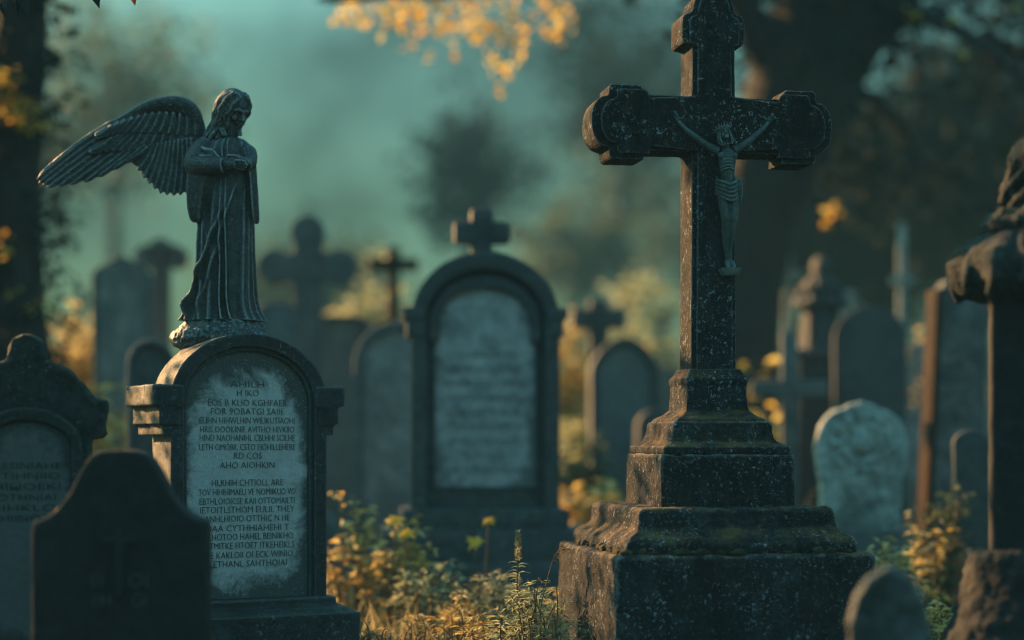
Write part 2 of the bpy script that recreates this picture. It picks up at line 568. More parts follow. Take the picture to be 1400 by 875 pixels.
# misty overcast veil: the dome is dim near the horizon and bright overhead
wtc = nd(nt, 'ShaderNodeTexCoord')
wsp = nd(nt, 'ShaderNodeSeparateXYZ')
nt.links.new(wtc.outputs['Generated'], wsp.inputs[0])
dome = ramp(nt, wsp.outputs[2], [(0.0, 0.15), (0.22, 0.185), (0.50, 0.75), (1.0, 1.0)])
tint = mixc(nt, 1.0, tint, dome, 'MULTIPLY')
cloud = ramp(nt, noise_t(nt, wtc.outputs['Generated'], 5.5, 5, 0.6, 0.3), [(0.34, 0.45), (0.66, 1.55)])
tint = mixc(nt, 1.0, tint, cloud, 'MULTIPLY')
bg = nd(nt, 'ShaderNodeBackground')
nt.links.new(tint, bg.inputs[0])
bg.inputs[1].default_value = 0.15
wo = nd(nt, 'ShaderNodeOutputWorld')
nt.links.new(bg.outputs[0], wo.inputs[0])

vs_ = scene.view_settings
scene.display_settings.display_device = 'sRGB'
vs_.view_transform = 'Standard'
vs_.look = 'None'
vs_.gamma = 1.0
vs_.use_curve_mapping = False
vs_.exposure = 1.72
cy = scene.cycles
cy.use_denoising = True
scene.cycles.pixel_filter_type = 'BLACKMAN_HARRIS'
scene.cycles.filter_width = 1.1
cy.denoiser = 'OPENIMAGEDENOISE'
cy.max_bounces = 6
cy.diffuse_bounces = 3
cy.glossy_bounces = 2
cy.transmission_bounces = 3
cy.transparent_max_bounces = 6
cy.volume_bounces = 2
cy.sample_clamp_indirect = 6.0
cy.caustics_reflective = False
cy.caustics_refractive = False

# the mist: one closed box of even air
bm = bmesh.new()
box(bm, -45, 45, -14, 78, -1.0, 11.0)
hz = fin('haze', bm, None, smooth=False)
hz['kind'] = 'stuff'
hm, nt = newmat('mist')
pv = nd(nt, 'ShaderNodeVolumePrincipled')
pv.inputs['Color'].default_value = (0.19, 0.41, 0.48, 1)
pv.inputs['Density'].default_value = 0.0068
pv.inputs['Anisotropy'].default_value = -0.45
o = nd(nt, 'ShaderNodeOutputMaterial')
nt.links.new(pv.outputs[0], o.inputs['Volume'])
hz.data.materials.append(hm)

# ground: one gently uneven sheet
bm = bmesh.new()
bmesh.ops.create_grid(bm, x_segments=110, y_segments=110, size=1.0)
for v in bm.verts:
    v.co.x *= 44.5
    v.co.y = 32 + v.co.y * 45.5
    d = v.co.y
    v.co.z = 0.05 * noise.noise(Vector((v.co.x * 0.35, v.co.y * 0.35, 0))) * min(1, max(0, (d - 3) / 4)) - 0.03
gr = fin('ground', bm, M['ground'])
gr['kind'] = 'structure'

# ------------------------------------------------------------------ crucifix monument
YC = 6.76
MX = (968 - 700) * YC / F
mon = thing('cross_monument', 'tall stone cross with crucified figure on a stepped pedestal, lichen speckled',
            'cross monument', (MX, YC, 0), R(10.5))
def tier(prof, **k):
    bm = bmesh.new()
    square_stack(bm, prof)
    return fin('pedestal_step', bm, M['cross'], mon, voxel=k.get('voxel', 0.008), amp=k.get('amp', 0.006) * 1.35, freq=15, chips=k.get('chips', 1.7))
bm = bmesh.new(); square_stack(bm, [(0.985, -0.05), (0.985, 0.02), (0.965, 0.495), (0.945, 0.505)])
fin('plinth', bm, M['cross'], mon, voxel=0.009, amp=0.011, freq=13, chips=1.8)
tier([(0.86, 0.500), (0.875, 0.515), (0.875, 0.540), (0.845, 0.560), (0.79, 0.578), (0.765, 0.59), (0.755, 0.595), (0.745, 0.655), (0.725, 0.668)], amp=0.008)
tier([(0.520, 0.66), (0.516, 0.855), (0.505, 0.862)], voxel=0.007)
tier([(0.475, 0.858), (0.495, 0.87), (0.495, 0.892), (0.43, 0.905), (0.415, 0.91), (0.40, 0.935), (0.385, 0.975), (0.38, 0.985)], voxel=0.006, amp=0.005)
tier([(0.36, 0.980), (0.345, 0.996), (0.295, 1.008), (0.258, 1.022), (0.243, 1.03), (0.236, 1.125), (0.246, 1.132), (0.246, 1.15), (0.222, 1.163), (0.205, 1.178), (0.20, 1.185)], voxel=0.005, amp=0.004)

bm = bmesh.new()
def lobed_half(sgn, x_in, x_end, hh, lug0, lug1, lugh, zc):
    """outline of one arm of the cross from its upper inner corner round to the lower inner corner"""
    p = [(x_in, zc + hh), (lug0, zc + hh), (lug0 + 0.008, zc + hh + 0.028), (lug0 + 0.018, zc + lugh), (lug1 - 0.012, zc + lugh), (lug1, zc + lugh - 0.012), (lug1, zc + 0.098)]
    r = 0.098
    for i in range(1, 12):
        a = PI / 2 - PI * i / 12
        p.append((lug1 + (x_end - lug1) * math.cos(a) ** 0.8, zc + r * math.sin(a)))
    p += [(lug1, zc - 0.098), (lug1, zc - lugh + 0.012), (lug1 - 0.012, zc - lugh), (lug0, zc - lugh), (lug0, zc - hh), (x_in, zc - hh)]
    return [(sgn * x, z) for x, z in p]
ZA = 2.118
out = []
out += [(0.089, 1.17), (0.086, ZA - 0.105)]
out += lobed_half(1, 0.086, 0.478, 0.105, 0.272, 0.410, 0.142, ZA)[::-1][1:-1]
out += [(0.086, ZA + 0.105), (0.083, 2.42), (0.118, 2.425), (0.124, 2.435), (0.124, 2.515), (0.116, 2.535), (0.085, 2.545)]
for i in range(0, 13):
    a = PI * i / 12
    out.append((0.083 * math.cos(a), 2.545 + 0.098 * math.sin(a)))
out += [(-0.116, 2.535), (-0.124, 2.515), (-0.124, 2.435), (-0.118, 2.425), (-0.083, 2.42), (-0.086, ZA + 0.105)]
out += lobed_half(-1, 0.086, 0.478, 0.105, 0.272, 0.410, 0.142, ZA)[1:-1]
out += [(-0.086, ZA - 0.105), (-0.089, 1.17)]
prism(bm, out, -0.072, 0.086)
inner = []
for x, z in out:
    inner.append((x, z))
fin('latin_cross', bm, M['cross'], mon, voxel=0.0055, amp=0.0035, freq=20, chips=1.3)
# a raised face, one step proud of the cross
bm = bmesh.new()
cxz = lambda x, z: (x * (0.93 if abs(x) > 0.2 else 0.80), ZA + (z - ZA) * (0.86 if abs(x) > 0.09 else 1) if z < 2.3 and z > 1.9 else (z if z < 2.3 else 2.3 + (z - 2.3) * 0.95))
prism(bm, [cxz(x, z) for x, z in out], -0.088, -0.060)
fin('cross_face', bm, M['cross'], mon, voxel=0.005, amp=0.003, freq=20, chips=1.2)

# moss heaped in the lowest moulding
bm = bmesh.new()
for i in range(150):
    side = rng.random() < 0.6
    t = rng.uniform(-0.44, 0.44)
    t = t if rng.random() < 0.4 else -abs(t)
    p = (-0.43 + rng.uniform(-0.02, 0.03), t) if side else (t, -0.43 + rng.uniform(-0.02, 0.03))
    r = rng.uniform(0.006, 0.019)
    ball(bm, (p[0], p[1], 0.507 + r * 0.3), (r * 1.3, r * 1.3, r), u=6, v=5)
M['moss'] = stone_mat('dry_moss', (0.05, 0.045, 0.015), (0.13, 0.10, 0.04), lich=0.1, mossamt=0, wear_highlight=0, bump=1.0, rough=0.95)
fin('moss', bm, M['moss'], mon, voxel=0.005, amp=0.008, freq=60)['kind'] = 'stuff'

# the crucified figure, arms spread
FS = 1 / 355.0 / 2.188          # metres per crop pixel
def G(cx, cyy, y):              # crop of the photo: shaft axis x=455, arm axis y=383
    return Vector(((cx - 460) * FS / 0.97, y, ZA - (cyy - 383) * FS))
yf = -0.088
bm = bmesh.new()
tube(bm, spline([G(492, 592, yf - .034), G(490, 560, yf - .036), G(488, 520, yf - .040), G(487, 485, yf - .040), G(485, 463, yf - .034)], 4),
     [.027, .027, .026, .025, .0245, .0245, .025, .027, .029, .031, .033, .0335, .033, .031, .029, .026, .02], 14, flat=0.72)
ball(bm, G(470, 483, yf - .050), (.016, .010, .014)); ball(bm, G(504, 483, yf - .050), (.016, .010, .014))
ball(bm, G(488, 535, yf - .047), (.020, .010, .022))
for k in range(4):
    for s_ in (-1, 1):
        z_ = 496 + k * 9
        tube(bm, spline([G(488 + s_ * 2, z_ - 3, yf - .064), G(488 + s_ * 12, z_, yf - .060), G(488 + s_ * 19, z_ + 5, yf - .046)], 4), .0032, 6)
for pts, in (([G(462, 468, yf - .034), G(430, 452, yf - .030), G(402, 432, yf - .026), G(372, 408, yf - .020), G(350, 382, yf - .013)],),
             ([G(508, 466, yf - .034), G(540, 446, yf - .030), G(566, 426, yf - .026), G(595, 400, yf - .020), G(617, 376, yf - .013)],)):
    tube(bm, spline(pts, 4), [.0185, .018, .0165, .0155, .0145, .0145, .014, .0125, .0115, .0125, .0125, .0115, .010, .009, .0085, .008, .0075], 10)
for sx, (hx, hy) in ((-1, (350, 382)), (1, (617, 376))):
    d = (-0.5, -1) if sx < 0 else (0.6, -1)
    ball(bm, G(hx + d[0] * 7, hy + d[1] * 9, yf - .012), (.010, .006, .013), Matrix.Rotation(sx * 0.5, 3, 'Y'))
    for k in range(4):
        a = math.atan2(-d[1], d[0]) + (k - 1.5) * 0.24
        p0 = G(hx + d[0] * 10 + (k - 1.5) * 3.6, hy + d[1] * 13, yf - .012)
        L = (0.018, 0.021, 0.021, 0.016)[k]
        p1 = p0 + Vector((math.cos(a) * L * .55, -.003, math.sin(a) * L * .55))
        p2 = p1 + Vector((math.cos(a) * L * .40, -.008, math.sin(a) * L * .40))
        tube(bm, [p0, p1, p2], [.0036, .0033, .0026], 6)
    p0 = G(hx + sx * -6, hy - 8, yf - .016)
    tube(bm, [p0, p0 + Vector((-sx * .009, -.004, .006)), p0 + Vector((-sx * .012, -.006, .014))], [.0038, .0034, .0026], 6)
# legs: knees together, feet overlapped
tube(bm, spline([G(478, 590, yf - .036), G(477, 625, yf - .042), G(479, 660, yf - .050), G(483, 690, yf - .042), G(487, 735, yf - .030), G(492, 775, yf - .024), G(492, 792, yf - .026)], 4),
     [.025, .0248, .024, .0232, .0222, .0212, .0198, .0186, .018, .0172, .0165, .0165, .0162, .0165, .0165, .0158, .0148, .0136, .0125, .0116, .011, .0105, .0105, .0108, .011], 12)
tube(bm, spline([G(502, 590, yf - .034), G(504, 625, yf - .040), G(503, 660, yf - .048), G(500, 690, yf - .040), G(497, 735, yf - .028), G(496, 775, yf - .022), G(498, 792, yf - .024)], 4),
     [.025, .0248, .024, .0232, .0222, .0212, .0198, .0186, .018, .0172, .0165, .0165, .0162, .0165, .0165, .0158, .0148, .0136, .0125, .0116, .011, .0105, .0105, .0108, .011], 12)
for x0, x1 in ((492, 488), (499, 506)):
    tube(bm, spline([G(x0, 786, yf - .020), G(x0 + (x1 - x0) * .5, 800, yf - .040), G(x1, 812, yf - .056)], 3), [.010, .011, .0115, .0115, .011, .0085, .006], 8, flat=.8)
# neck, head bowed to the viewer's left
tube(bm, [G(486, 468, yf - .036), G(482, 450, yf - .043), G(478, 436, yf - .048)], [.014, .0125, .013], 10)
hc = G(474, 418, yf - .056)
Rh = Matrix.Rotation(R(-12), 3, 'Y') @ Matrix.Rotation(R(-22), 3, 'X')
def hp(x, y, z): return hc + Rh @ Vector((x, y, z))
ball(bm, hp(0, .004, .008), (.0195, .0235, .0245), Rh)
ball(bm, hp(0, -.006, -.012), (.0145, .015, .020), Rh)
ball(bm, hp(0, -.018, -.026), (.009, .008, .008), Rh)
tube(bm, [hp(0, -.019, .006), hp(0, -.026, -.009), hp(0, -.021, -.011)], [.003, .0042, .003], 6)
tube(bm, [hp(-.013, -.017, .008), hp(0, -.0215, .009), hp(.013, -.017, .008)], [.003, .0036, .003], 6)
tube(bm, [hp(-.006, -.0195, -.0185), hp(.006, -.0195, -.0185)], .0024, 6)
for s in (-1, 1):
    ball(bm, hp(s * .0195, .002, -.002), (.003, .005, .008), Rh)
fig = fin('crucified_figure', bm, M['figure'], mon, voxel=0.0026, amp=0.0008, freq=60, sm_iter=1)
bm = bmesh.new()
ball(bm, hp(0, .008, .012), (.0225, .0235, .0245), Rh)
for k in range(13):
    a = R(-70) + k * R(320 / 12)
    c, s_ = math.sin(a), math.cos(a)
    if s_ > 0.75:
        continue
    p0 = hp(.017 * c, -.012 * s_ , .020)
    tube(bm, spline([p0, hp(.0245 * c, .004 - .010 * s_, -.004), hp(.026 * c + rng.uniform(-.003, .003), .006 - .008 * s_, -.028), hp(.022 * c, .008, -.047)], 4),
         [.004, .006, .006, .006, .006, .006, .0055, .005, .005, .0045, .004, .003, .002], 6)
fin('hair', bm, M['figure'], fig, voxel=0.0028, amp=0.0015, freq=120)
bm = bmesh.new()   # crown of thorns
ring = [hp(.0245 * math.cos(2 * PI * k / 26), -.0255 * math.sin(2 * PI * k / 26), .016 + .003 * math.sin(k * 2.3)) for k in range(27)]
tube(bm, ring, .0036, 6)
for k in range(26):
    q = ring[k]
    d = (q - hc).normalized() + Vector((rng.uniform(-.5, .5), rng.uniform(-.4, .4), rng.uniform(0, .8)))
    tube(bm, [q, q + d.normalized() * .017], [.0026, .0006], 5)
fin('thorn_crown', bm, M['figure'], fig)
bm = bmesh.new()   # loincloth: swagged bands and a hanging end
for k, zz in enumerate((560, 570, 580, 590, 600)):
    w0 = 0.034 + 0.002 * k
    a0, a1 = G(463 - k, zz - 10, yf - .012), G(521, zz - 16 + k * 3, yf - .012)
    mid = G(490, zz + 8 + k * 2, yf - .066)
    tube(bm, spline([a0, a0.lerp(mid, .5) + Vector((-.006, -.018, -.002)), mid, mid.lerp(a1, .5) + Vector((.006, -.016, -.003)), a1], 4), .0068, 7)
for k in range(5):
    x = 512 + k * 4
    tube(bm, spline([G(x, 545, yf - .030), G(x + 3, 580, yf - .036), G(x + 1, 610, yf - .032), G(x + 4 - k, 632 - abs(k - 2) * 5, yf - .022)], 3), [.006, .0065, .007, .007, .0065, .006, .0055, .005, .003, .002], 7)
ball(bm, G(514, 552, yf - .040), (.013, .011, .012))
ball(bm, G(490, 590, yf - .034), (.037, .026, .026))
fin('loincloth', bm, M['figure'], fig, voxel=0.003, amp=0.001, freq=80)
bm = bmesh.new()
frustum(bm, .05, .075, ZA - (835 - 383) * FS, ZA - (812 - 383) * FS, cx=(498 - 460) * FS, cy=yf - .032, d0=.05, d1=.075)
fin('foot_rest', bm, M['figure'], mon, bevel=.004)

# ------------------------------------------------------------------ angel tombstone
YT = 6.9
TX = (322 - 700) * YT / F
TROT = R(28)
tomb = thing('arched_tombstone', 'dark arched tombstone with pale inscribed panel, standing under the winged angel', 'tombstone', (TX, YT, 0), TROT)
D = 0.14
bm = bmesh.new(); prism(bm, arch(0.295, 0.26, 1.065, 1.315, 28), -D + 0.02, D)
fin('stone_body', bm, M['tomb'], tomb, voxel=0.008, amp=0.004, freq=14, chips=1.0)
n = 28
bm = bmesh.new(); band(bm, arch(0.315, 0.285, 1.068, 1.327, n), arch(0.262, 0.285, 1.065, 1.276, n), -D - 0.035, D * 0.4)
fin('arch_moulding', bm, M['tomb'], tomb, voxel=0.006, amp=0.0035, freq=16, chips=1.0)
bm = bmesh.new(); band(bm, arch(0.266, 0.30, 1.065, 1.278, n), arch(0.246, 0.30, 1.062, 1.258, n), -D - 0.018, 0)
fin('inner_moulding', bm, M['tomb'], tomb, voxel=0.005, amp=0.002, freq=20)
for s in (-1, 1):
    bm = bmesh.new()
    box(bm, s * .325 - .062, s * .325 + .062, -D - .045, D + .045, 1.045, 1.125)
    box(bm, s * .320 - .042, s * .320 + .042, -D - .040, D + .03, .975, 1.05)
    box(bm, s * .315 - .030, s * .315 + .030, -D - .034, D + .02, .935, .98)
    fin('capital', bm, M['tomb'], tomb, voxel=0.006, amp=0.004, freq=16, chips=1.2)
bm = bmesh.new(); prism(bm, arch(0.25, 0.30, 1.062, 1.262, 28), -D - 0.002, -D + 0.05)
M['panel'] = panel_mat('dark_rimmed_pale_panel', (0.56, 0.62, 0.62), (0.020, 0.025, 0.026), 0.250, 0.33, 1.19)
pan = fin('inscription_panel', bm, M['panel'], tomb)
LN = ['AHILH', 'H IKO', 'EOS B KLIO KGHFAER', 'FOR 9OBATGI SAIIE', 'ELIHN HIHWLHIN WILIKUTIAOHI', 'HRIS OOOKINIE AVITHO HIVKIIO',
      'HIND NAOHANIHL CBLHHI SCILHE', 'LETH OMOBIL CSTO EIOHILLEHERE', 'RD COS', 'AHO AIOHKIN', '', 'HLRHIH CHTIOLL ARE',
      'TOV HIHIHIMAELI VE NOMIIKUO VO', 'EBTHLOIOICSE KAII OTTOMAILTI', 'IETOITLSTHOM EULIL THEY', 'ANHLHIOIO OTTHIC N HE',
      'DAA CYTHHIAHEHI T', 'WLHOTOO HAHEL BEINIKHO', 'EOTMITKE FITOET ITKEHEIKLS', 'CEE KAKLOII OI ECK WINIO', 'CETHANL SAHTHOIAI']
WD = [.34, .22, .80, .74, .96, .95, .96, .97, .28, .55, 0, .72, .98, .96, .95, .86, .84, .93, .95, .92, .80]
lettering(LN, 0.40, 1.118, 0.0345, -D - 0.0035, M['letter'], pan, size=0.036, widths=WD, depth=0.0015)
bm = bmesh.new()
square = [(-.42, 0), (.42, 0)]
box(bm, -.415, .415, -D - .13, D + .13, -0.05, .245)
frustum(bm, .83, .74, .243, .268, d0=(D + .13) * 2, d1=(D + .09) * 2)
box(bm, -.345, .345, -D - .06, D + .05, .262, .305)
fin('base', bm, M['tomb'], tomb, voxel=0.009, amp=0.005, freq=12, chips=1.0)

# ------------------------------------------------------------------ winged angel
YA = 6.93
KA = YA / F / 2.302              # metres per crop pixel
AX = (20 + 660 / 2.302 - 700) * YA / F
AZ = HC + (HZ - (100 + 780 / 2.302)) * YA / F
ang = thing('angel_statue', 'dark weathered angel statue with one raised wing, hands folded, standing on the arched tombstone', 'statue', (AX, YA, AZ), 0)
def A(cx, cyy, y=0.0):
    return Vector(((cx - 660) * KA, y, (780 - cyy) * KA))
# robe: lofted pleated cloth
LV = [(203, 652, 705, .040), (212, 622, 728, .058), (225, 600, 742, .070), (245, 588, 750, .078), (280, 588, 754, .080), (310, 594, 752, .078), (335, 602, 750, .074),
      (370, 596, 751, .078), (420, 589, 752, .083), (480, 583, 753, .087), (540, 578, 754, .092), (600, 573, 756, .097), (660, 563, 759, .103), (710, 553, 762, .108),
      (745, 545, 770, .114), (765, 538, 780, .118), (782, 530, 792, .122)]
rg = random.Random(3)
folds = []
for k in range(20):
    th = -PI + 2 * PI * (k + rg.uniform(-.42, .42)) / 20
    folds.append((th, rg.uniform(.045, .12), rg.uniform(.45, 1.3), rg.uniform(-.35, .35) + .45 * math.sin(th + .6)))
NS = 220
rings = []
for i in range(110):
    f = i / 109 * (len(LV) - 1)
    a, b = LV[int(f)], LV[min(int(f) + 1, len(LV) - 1)]
    t = f - int(f)
    cyy, xl, xr, ry = [a[q] + (b[q] - a[q]) * t for q in range(4)]
    cx, hw = (xl + xr) / 2, (xr - xl) / 2 * KA
    z = (780 - cyy) * KA
    down = max(0.0, min(1.0, (cyy - 320) / 180))
    up = max(0.0, min(1.0, (320 - cyy) / 60)) * max(0, min(1, (cyy - 205) / 25))
    amp = 0.021 * down * (0.75 + 0.5 * max(0, (cyy - 600) / 180)) + 0.011 * up
    ring = []
    for k in range(NS):
        th = -PI + 2 * PI * k / NS
        g = 0.0
        for (t0, wd, am, dr) in folds:
            d = (th - (t0 + dr * (1 - (cyy - 300) / 480.0) * (1 if down > 0 else .4)) + PI) % (2 * PI) - PI
            g += am * math.exp(-(d / wd) ** 2)
        g = g - 0.62
        # one broad swag sweeping from the hip down to the left hem
        sw = 0.0
        for s0, a0, sl in ((400, .10, -.95), (470, -.25, -.85), (540, -.45, -.75), (350, .45, -.80)):
            if cyy > s0:
                c_ = -PI / 2 + a0 + sl * ((cyy - s0) / 260) ** .8
                d = (th - c_ + PI) % (2 * PI) - PI
                sw += 0.013 * min(1, (cyy - s0) / 60) * math.exp(-(d / .075) ** 2)
        r = 1.0
        ring.append(((cx - 660) * KA + math.cos(th) * (hw + amp * g * .8 + sw), math.sin(th) * (ry + amp * g + sw), z))
    rings.append(ring)
rings.reverse()
bm = bmesh.new()
loft(bm, rings)
def cloth(lv, nf, y_off, amp, seed):
    rg2 = random.Random(seed)
    fo = [(rg2.uniform(-PI, PI), rg2.uniform(.14, .3), rg2.uniform(-.4, .4)) for _ in range(nf)]
    rs = []
    for i in range(30):
        f = i / 29 * (len(lv) - 1)
        a, b = lv[int(f)], lv[min(int(f) + 1, len(lv) - 1)]
        t = f - int(f)
        t = t * t * (3 - 2 * t)
        q = [a[j] + (b[j] - a[j]) * t for j in range(5)]
        ring = []
        for k in range(48):
            th = -PI + 2 * PI * k / 48
            g = sum(math.exp(-(((th - t0 - dr * i / 29 + PI) % (2 * PI) - PI) / wd) ** 2) for t0, wd, dr in fo) - .8
            ring.append((((q[1] + q[2]) / 2 - 660) * KA + math.cos(th) * ((q[2] - q[1]) / 2 * KA + amp * g), q[4] + y_off + math.sin(th) * (q[3] + amp * g), (780 - q[0]) * KA))
        rs.append(ring)
    rs.reverse()
    loft(bm, rs)
# near sleeve (upper arm, elbow, forearm) and its hanging cloth
tube(bm, spline([A(612, 222, -.010), A(586, 262, -.030), A(580, 296, -.055), A(625, 303, -.088), A(672, 303, -.104)], 5),
     [.038, .041, .044, .047, .049, .050, .050, .050, .050, .049, .047, .045, .043, .041, .039, .037, .035, .033, .031, .030, .028], 18)
cloth([(296, 560, 680, .034, -.062), (330, 552, 655, .034, -.062), (380, 548, 628, .032, -.052), (430, 549, 612, .029, -.043), (462, 556, 604, .022, -.038), (474, 566, 594, .012, -.036)], 7, 0, .007, 5)
for cx0, cy0, cx1, cy1 in ((590, 235, 640, 255), (575, 262, 636, 272), (566, 285, 640, 288), (568, 318, 650, 312), (600, 322, 668, 300)):
    tube(bm, spline([A(cx0, cy0, -.045), A((cx0 + cx1) / 2, (cy0 + cy1) / 2 + 8, -.098), A(cx1, cy1, -.100)], 6), [.004, .006, .007, .0075, .008, .008, .008, .008, .0075, .007, .006, .005, .003], 7)
for k in range(5):
    tube(bm, spline([A(585 + k * 9, 222 + k * 2, -.030), A(600 + k * 12, 270, -.085 - k * .003), A(640 + k * 9, 292, -.108)], 6), .0055, 7)
# far sleeve
tube(bm, spline([A(716, 238, -.012), A(738, 256, -.034), A(746, 284, -.060), A(738, 300, -.088)], 5),
     [.026, .028, .030, .032, .033, .035, .034, .033, .032, .031, .030, .029, .028, .027, .026, .024], 14)
cloth([(284, 728, 766, .028, -.045), (330, 738, 769, .028, -.042), (400, 744, 773, .026, -.036), (450, 748, 775, .022, -.032), (470, 752, 775, .015, -.03), (478, 758, 772, .009, -.03)], 6, 0, .005, 8)
# sash knot and cloak edge
bmesh.ops.recalc_face_normals(bm, faces=bm.faces[:])
robe = fin('robe', bm, M['angel'], ang, voxel=0.0035, amp=0.0014, freq=40, sm_iter=1)

# body: head, neck, hands as one continuous figure under the robe
bm = bmesh.new()
tube(bm, spline([A(668, 330, -.005), A(668, 260, 0), A(672, 215, -.006), A(682, 190, -.014), A(688, 160, -.018)], 5),
     [.055, .056, .058, .06, .062, .065, .06, .055, .05, .045, .040, .035, .032, .030, .029, .029, .029, .029, .030, .031, .031], 16)
hc = A(694, 118, -.022)
Rh = Matrix.Rotation(R(-58), 3, 'Z') @ Matrix.Rotation(R(28), 3, 'Y')   # face looks along local +x
Rh = Matrix.Rotation(R(-40), 3, 'Z') @ Matrix.Rotation(R(26), 3, 'Y')
def hp(x, y, z): return hc + Rh @ Vector((x, y, z))
ball(bm, hp(-.010, 0, .018), (.060, .050, .054), Rh, 20, 12)
ball(bm, hp(.012, 0, -.018), (.043, .038, .050), Rh, 20, 12)
ball(bm, hp(.030, 0, -.053), (.020, .018, .015), Rh)                 # chin
ball(bm, hp(.018, 0, -.040), (.028, .030, .022), Rh)
for s in (-1, 1):
    ball(bm, hp(.036, s * .021, -.020), (.016, .013, .015), Rh)       # cheek
    tube(bm, [hp(.0545, s * .006, .010), hp(.050, s * .022, .013), hp(.040, s * .034, .007)], [.006, .007, .005], 8)   # brow
    ball(bm, hp(.0435, s * .0175, -.001), (.0075, .0085, .0055), Rh)  # eyelid
    ball(bm, hp(-.002, s * .047, -.008), (.011, .005, .016), Rh)      # ear
tube(bm, [hp(.053, 0, .012), hp(.060, 0, -.004), hp(.069, 0, -.019), hp(.058, 0, -.023)], [.006, .0065, .0085, .006], 8)
ball(bm, hp(.0585, 0.006, -.0215), .005); ball(bm, hp(.0585, -.006, -.0215), .005)
tube(bm, [hp(.050, -.013, -.0355), hp(.0575, 0, -.0335), hp(.050, .013, -.0355)], [.002, .0042, .002], 7)
tube(bm, [hp(.048, -.010, -.0415), hp(.0555, 0, -.0425), hp(.048, .010, -.0415)], [.002, .0046, .002], 7)
# hands: near hand laid over the far one at the waist
def hand(wr, palm, fdir, updir, spread):
    wr, palm, fdir, updir = Vector(wr), Vector(palm), Vector(fdir).normalized(), Vector(updir).normalized()
    tube(bm, [wr, wr.lerp(palm, .55), palm + fdir * .012], [.0185, .0205, .019], 10, flat=.7)
    for k in range(4):
        o = (k - 1.5)
        p0 = palm + updir * (o * -.0088) + fdir * .008
        L = (.040, .046, .043, .033)[k]
        dd = (fdir + updir * (-o * spread)).normalized()
        down_ = Vector((0, .35, -.4))
        p1 = p0 + dd * (L * .5)
        p2 = p1 + (dd + down_ * .35).normalized() * (L * .32)
        p3 = p2 + (dd + down_ * .9).normalized() * (L * .26)
        tube(bm, [p0, p1, p2, p3], [.0074, .0068, .006, .0045], 8)
    p0 = wr.lerp(palm, .5) + updir * .014
    tube(bm, [p0, p0 + fdir * .018 + updir * .008, p0 + fdir * .036 + updir * .006], [.008, .0075, .0055], 8)
hand(A(672, 304, -.104), A(702, 302, -.122), (1, -.05, -.02), (0, -.3, 1), .05)
hand(A(742, 300, -.092), A(722, 289, -.112), (-1, -.12, .12), (0, -.2, 1), .06)
body = fin('figure_body', bm, M['angel'], ang, voxel=0.0030, amp=0.0007, freq=60, sm_iter=1)

# hair: cap and long waved locks down to the shoulder
bm = bmesh.new()
ball(bm, hp(-.018, 0, .024), (.062, .056, .055), Rh, 20, 12)
ball(bm, hp(-.030, 0, -.010), (.050, .050, .060), Rh, 20, 12)
rg = random.Random(12)
for k in range(30):
    a = R(42) + k * R(276 / 29)                     # round the back of the head
    c, s_ = math.cos(a), math.sin(a)
    p0 = hp(.020 * c + .006, .030 * s_, .070)
    p1 = hp(-.010 + .062 * c, .054 * s_, .025)
    p2 = hp(-.016 + .058 * c, .056 * s_, -.020)
    base = hp(-.014 + .052 * c, .052 * s_, -.06)
    p3 = base + Vector((-.012, .004, -.018))
    p4 = Vector((base.x - .030 - rg.uniform(0, .022), base.y + .012, (780 - rg.uniform(196, 222)) * KA))
    wv = [Vector((rg.uniform(-.004, .004), rg.uniform(-.004, .004), 0)) for _ in range(5)]
    pts = spline([p + q for p, q in zip((p0, p1, p2, p3, p4), wv)], 5)
    for i, p in enumerate(pts):
        p.x += .0025 * math.sin(i * 1.3 + k)
    tube(bm, pts, [.008 + .003 * math.sin(PI * i / 20) for i in range(20)] + [.003], 8)
# the two front locks framing the face
for sx, yy in ((1, -1), (-1, 1)):
    for j in range(3):
        pts = spline([hp(.030, yy * .020, .064), hp(.036 - j * .006, yy * .046, .020), hp(.016 - j * .008, yy * .052, -.03), hp(-.004, yy * .046, -.065) + Vector((0, -.006, 0)),
                      A(664 + j * 6 if yy < 0 else 716 + j * 4, 205, -.060)], 5)
        for i, p in enumerate(pts):
            p.x += .003 * math.sin(i * 1.1 + j)
        tube(bm, pts, [.007] * 20 + [.003], 8)
fin('hair', bm, M['angel'], ang, voxel=0.0032, amp=0.0022, freq=90)

# the raised wing, built up feather on feather
wing_bm = bmesh.new()
def feather(p0, p1, w, y0, y1, th=.006, bend=0.0):
    P0, P1 = A(*p0), A(*p1)
    d = P1 - P0
    L = d.length
    d.normalize()
    s = Vector((-d.z, 0, d.x))
    N, Kc = 14, 8
    rs = []
    for i in range(N + 1):
        t = i / N
        ww = w * KA * (.55 + .45 * min(1, t * 3)) * (1 if t < .82 else max(.05, math.sqrt(max(0, 1 - ((t - .82) / .18) ** 2))))
        c = P0 + d * (L * t) + s * (bend * KA * math.sin(PI * t))
        y = y0 + (y1 - y0) * t
        ring = []
        for k in range(Kc):
            a = 2 * PI * k / Kc
            xx = math.cos(a)
            ridge = .004 * max(0, 1 - abs(xx) * 3) if math.sin(a) < 0 else 0
            p = c + s * (xx * ww / 2)
            ring.append((p.x, y + math.sin(a) * th * (1 if t < .95 else .4) + xx * -.0035 - ridge, p.z))
        rs.append(ring)
    loft(wing_bm, rs)
# back plate under the feathers
plate = [(572, 186), (556, 150), (558, 100), (530, 72), (470, 68), (400, 85), (330, 130), (250, 190), (160, 262), (150, 300), (240, 300), (340, 262), (380, 290), (430, 345), (480, 365), (545, 358), (560, 300), (585, 240)]
prism(wing_bm, [((x - 660) * KA, (780 - z) * KA) for x, z in plate], .075, .090)
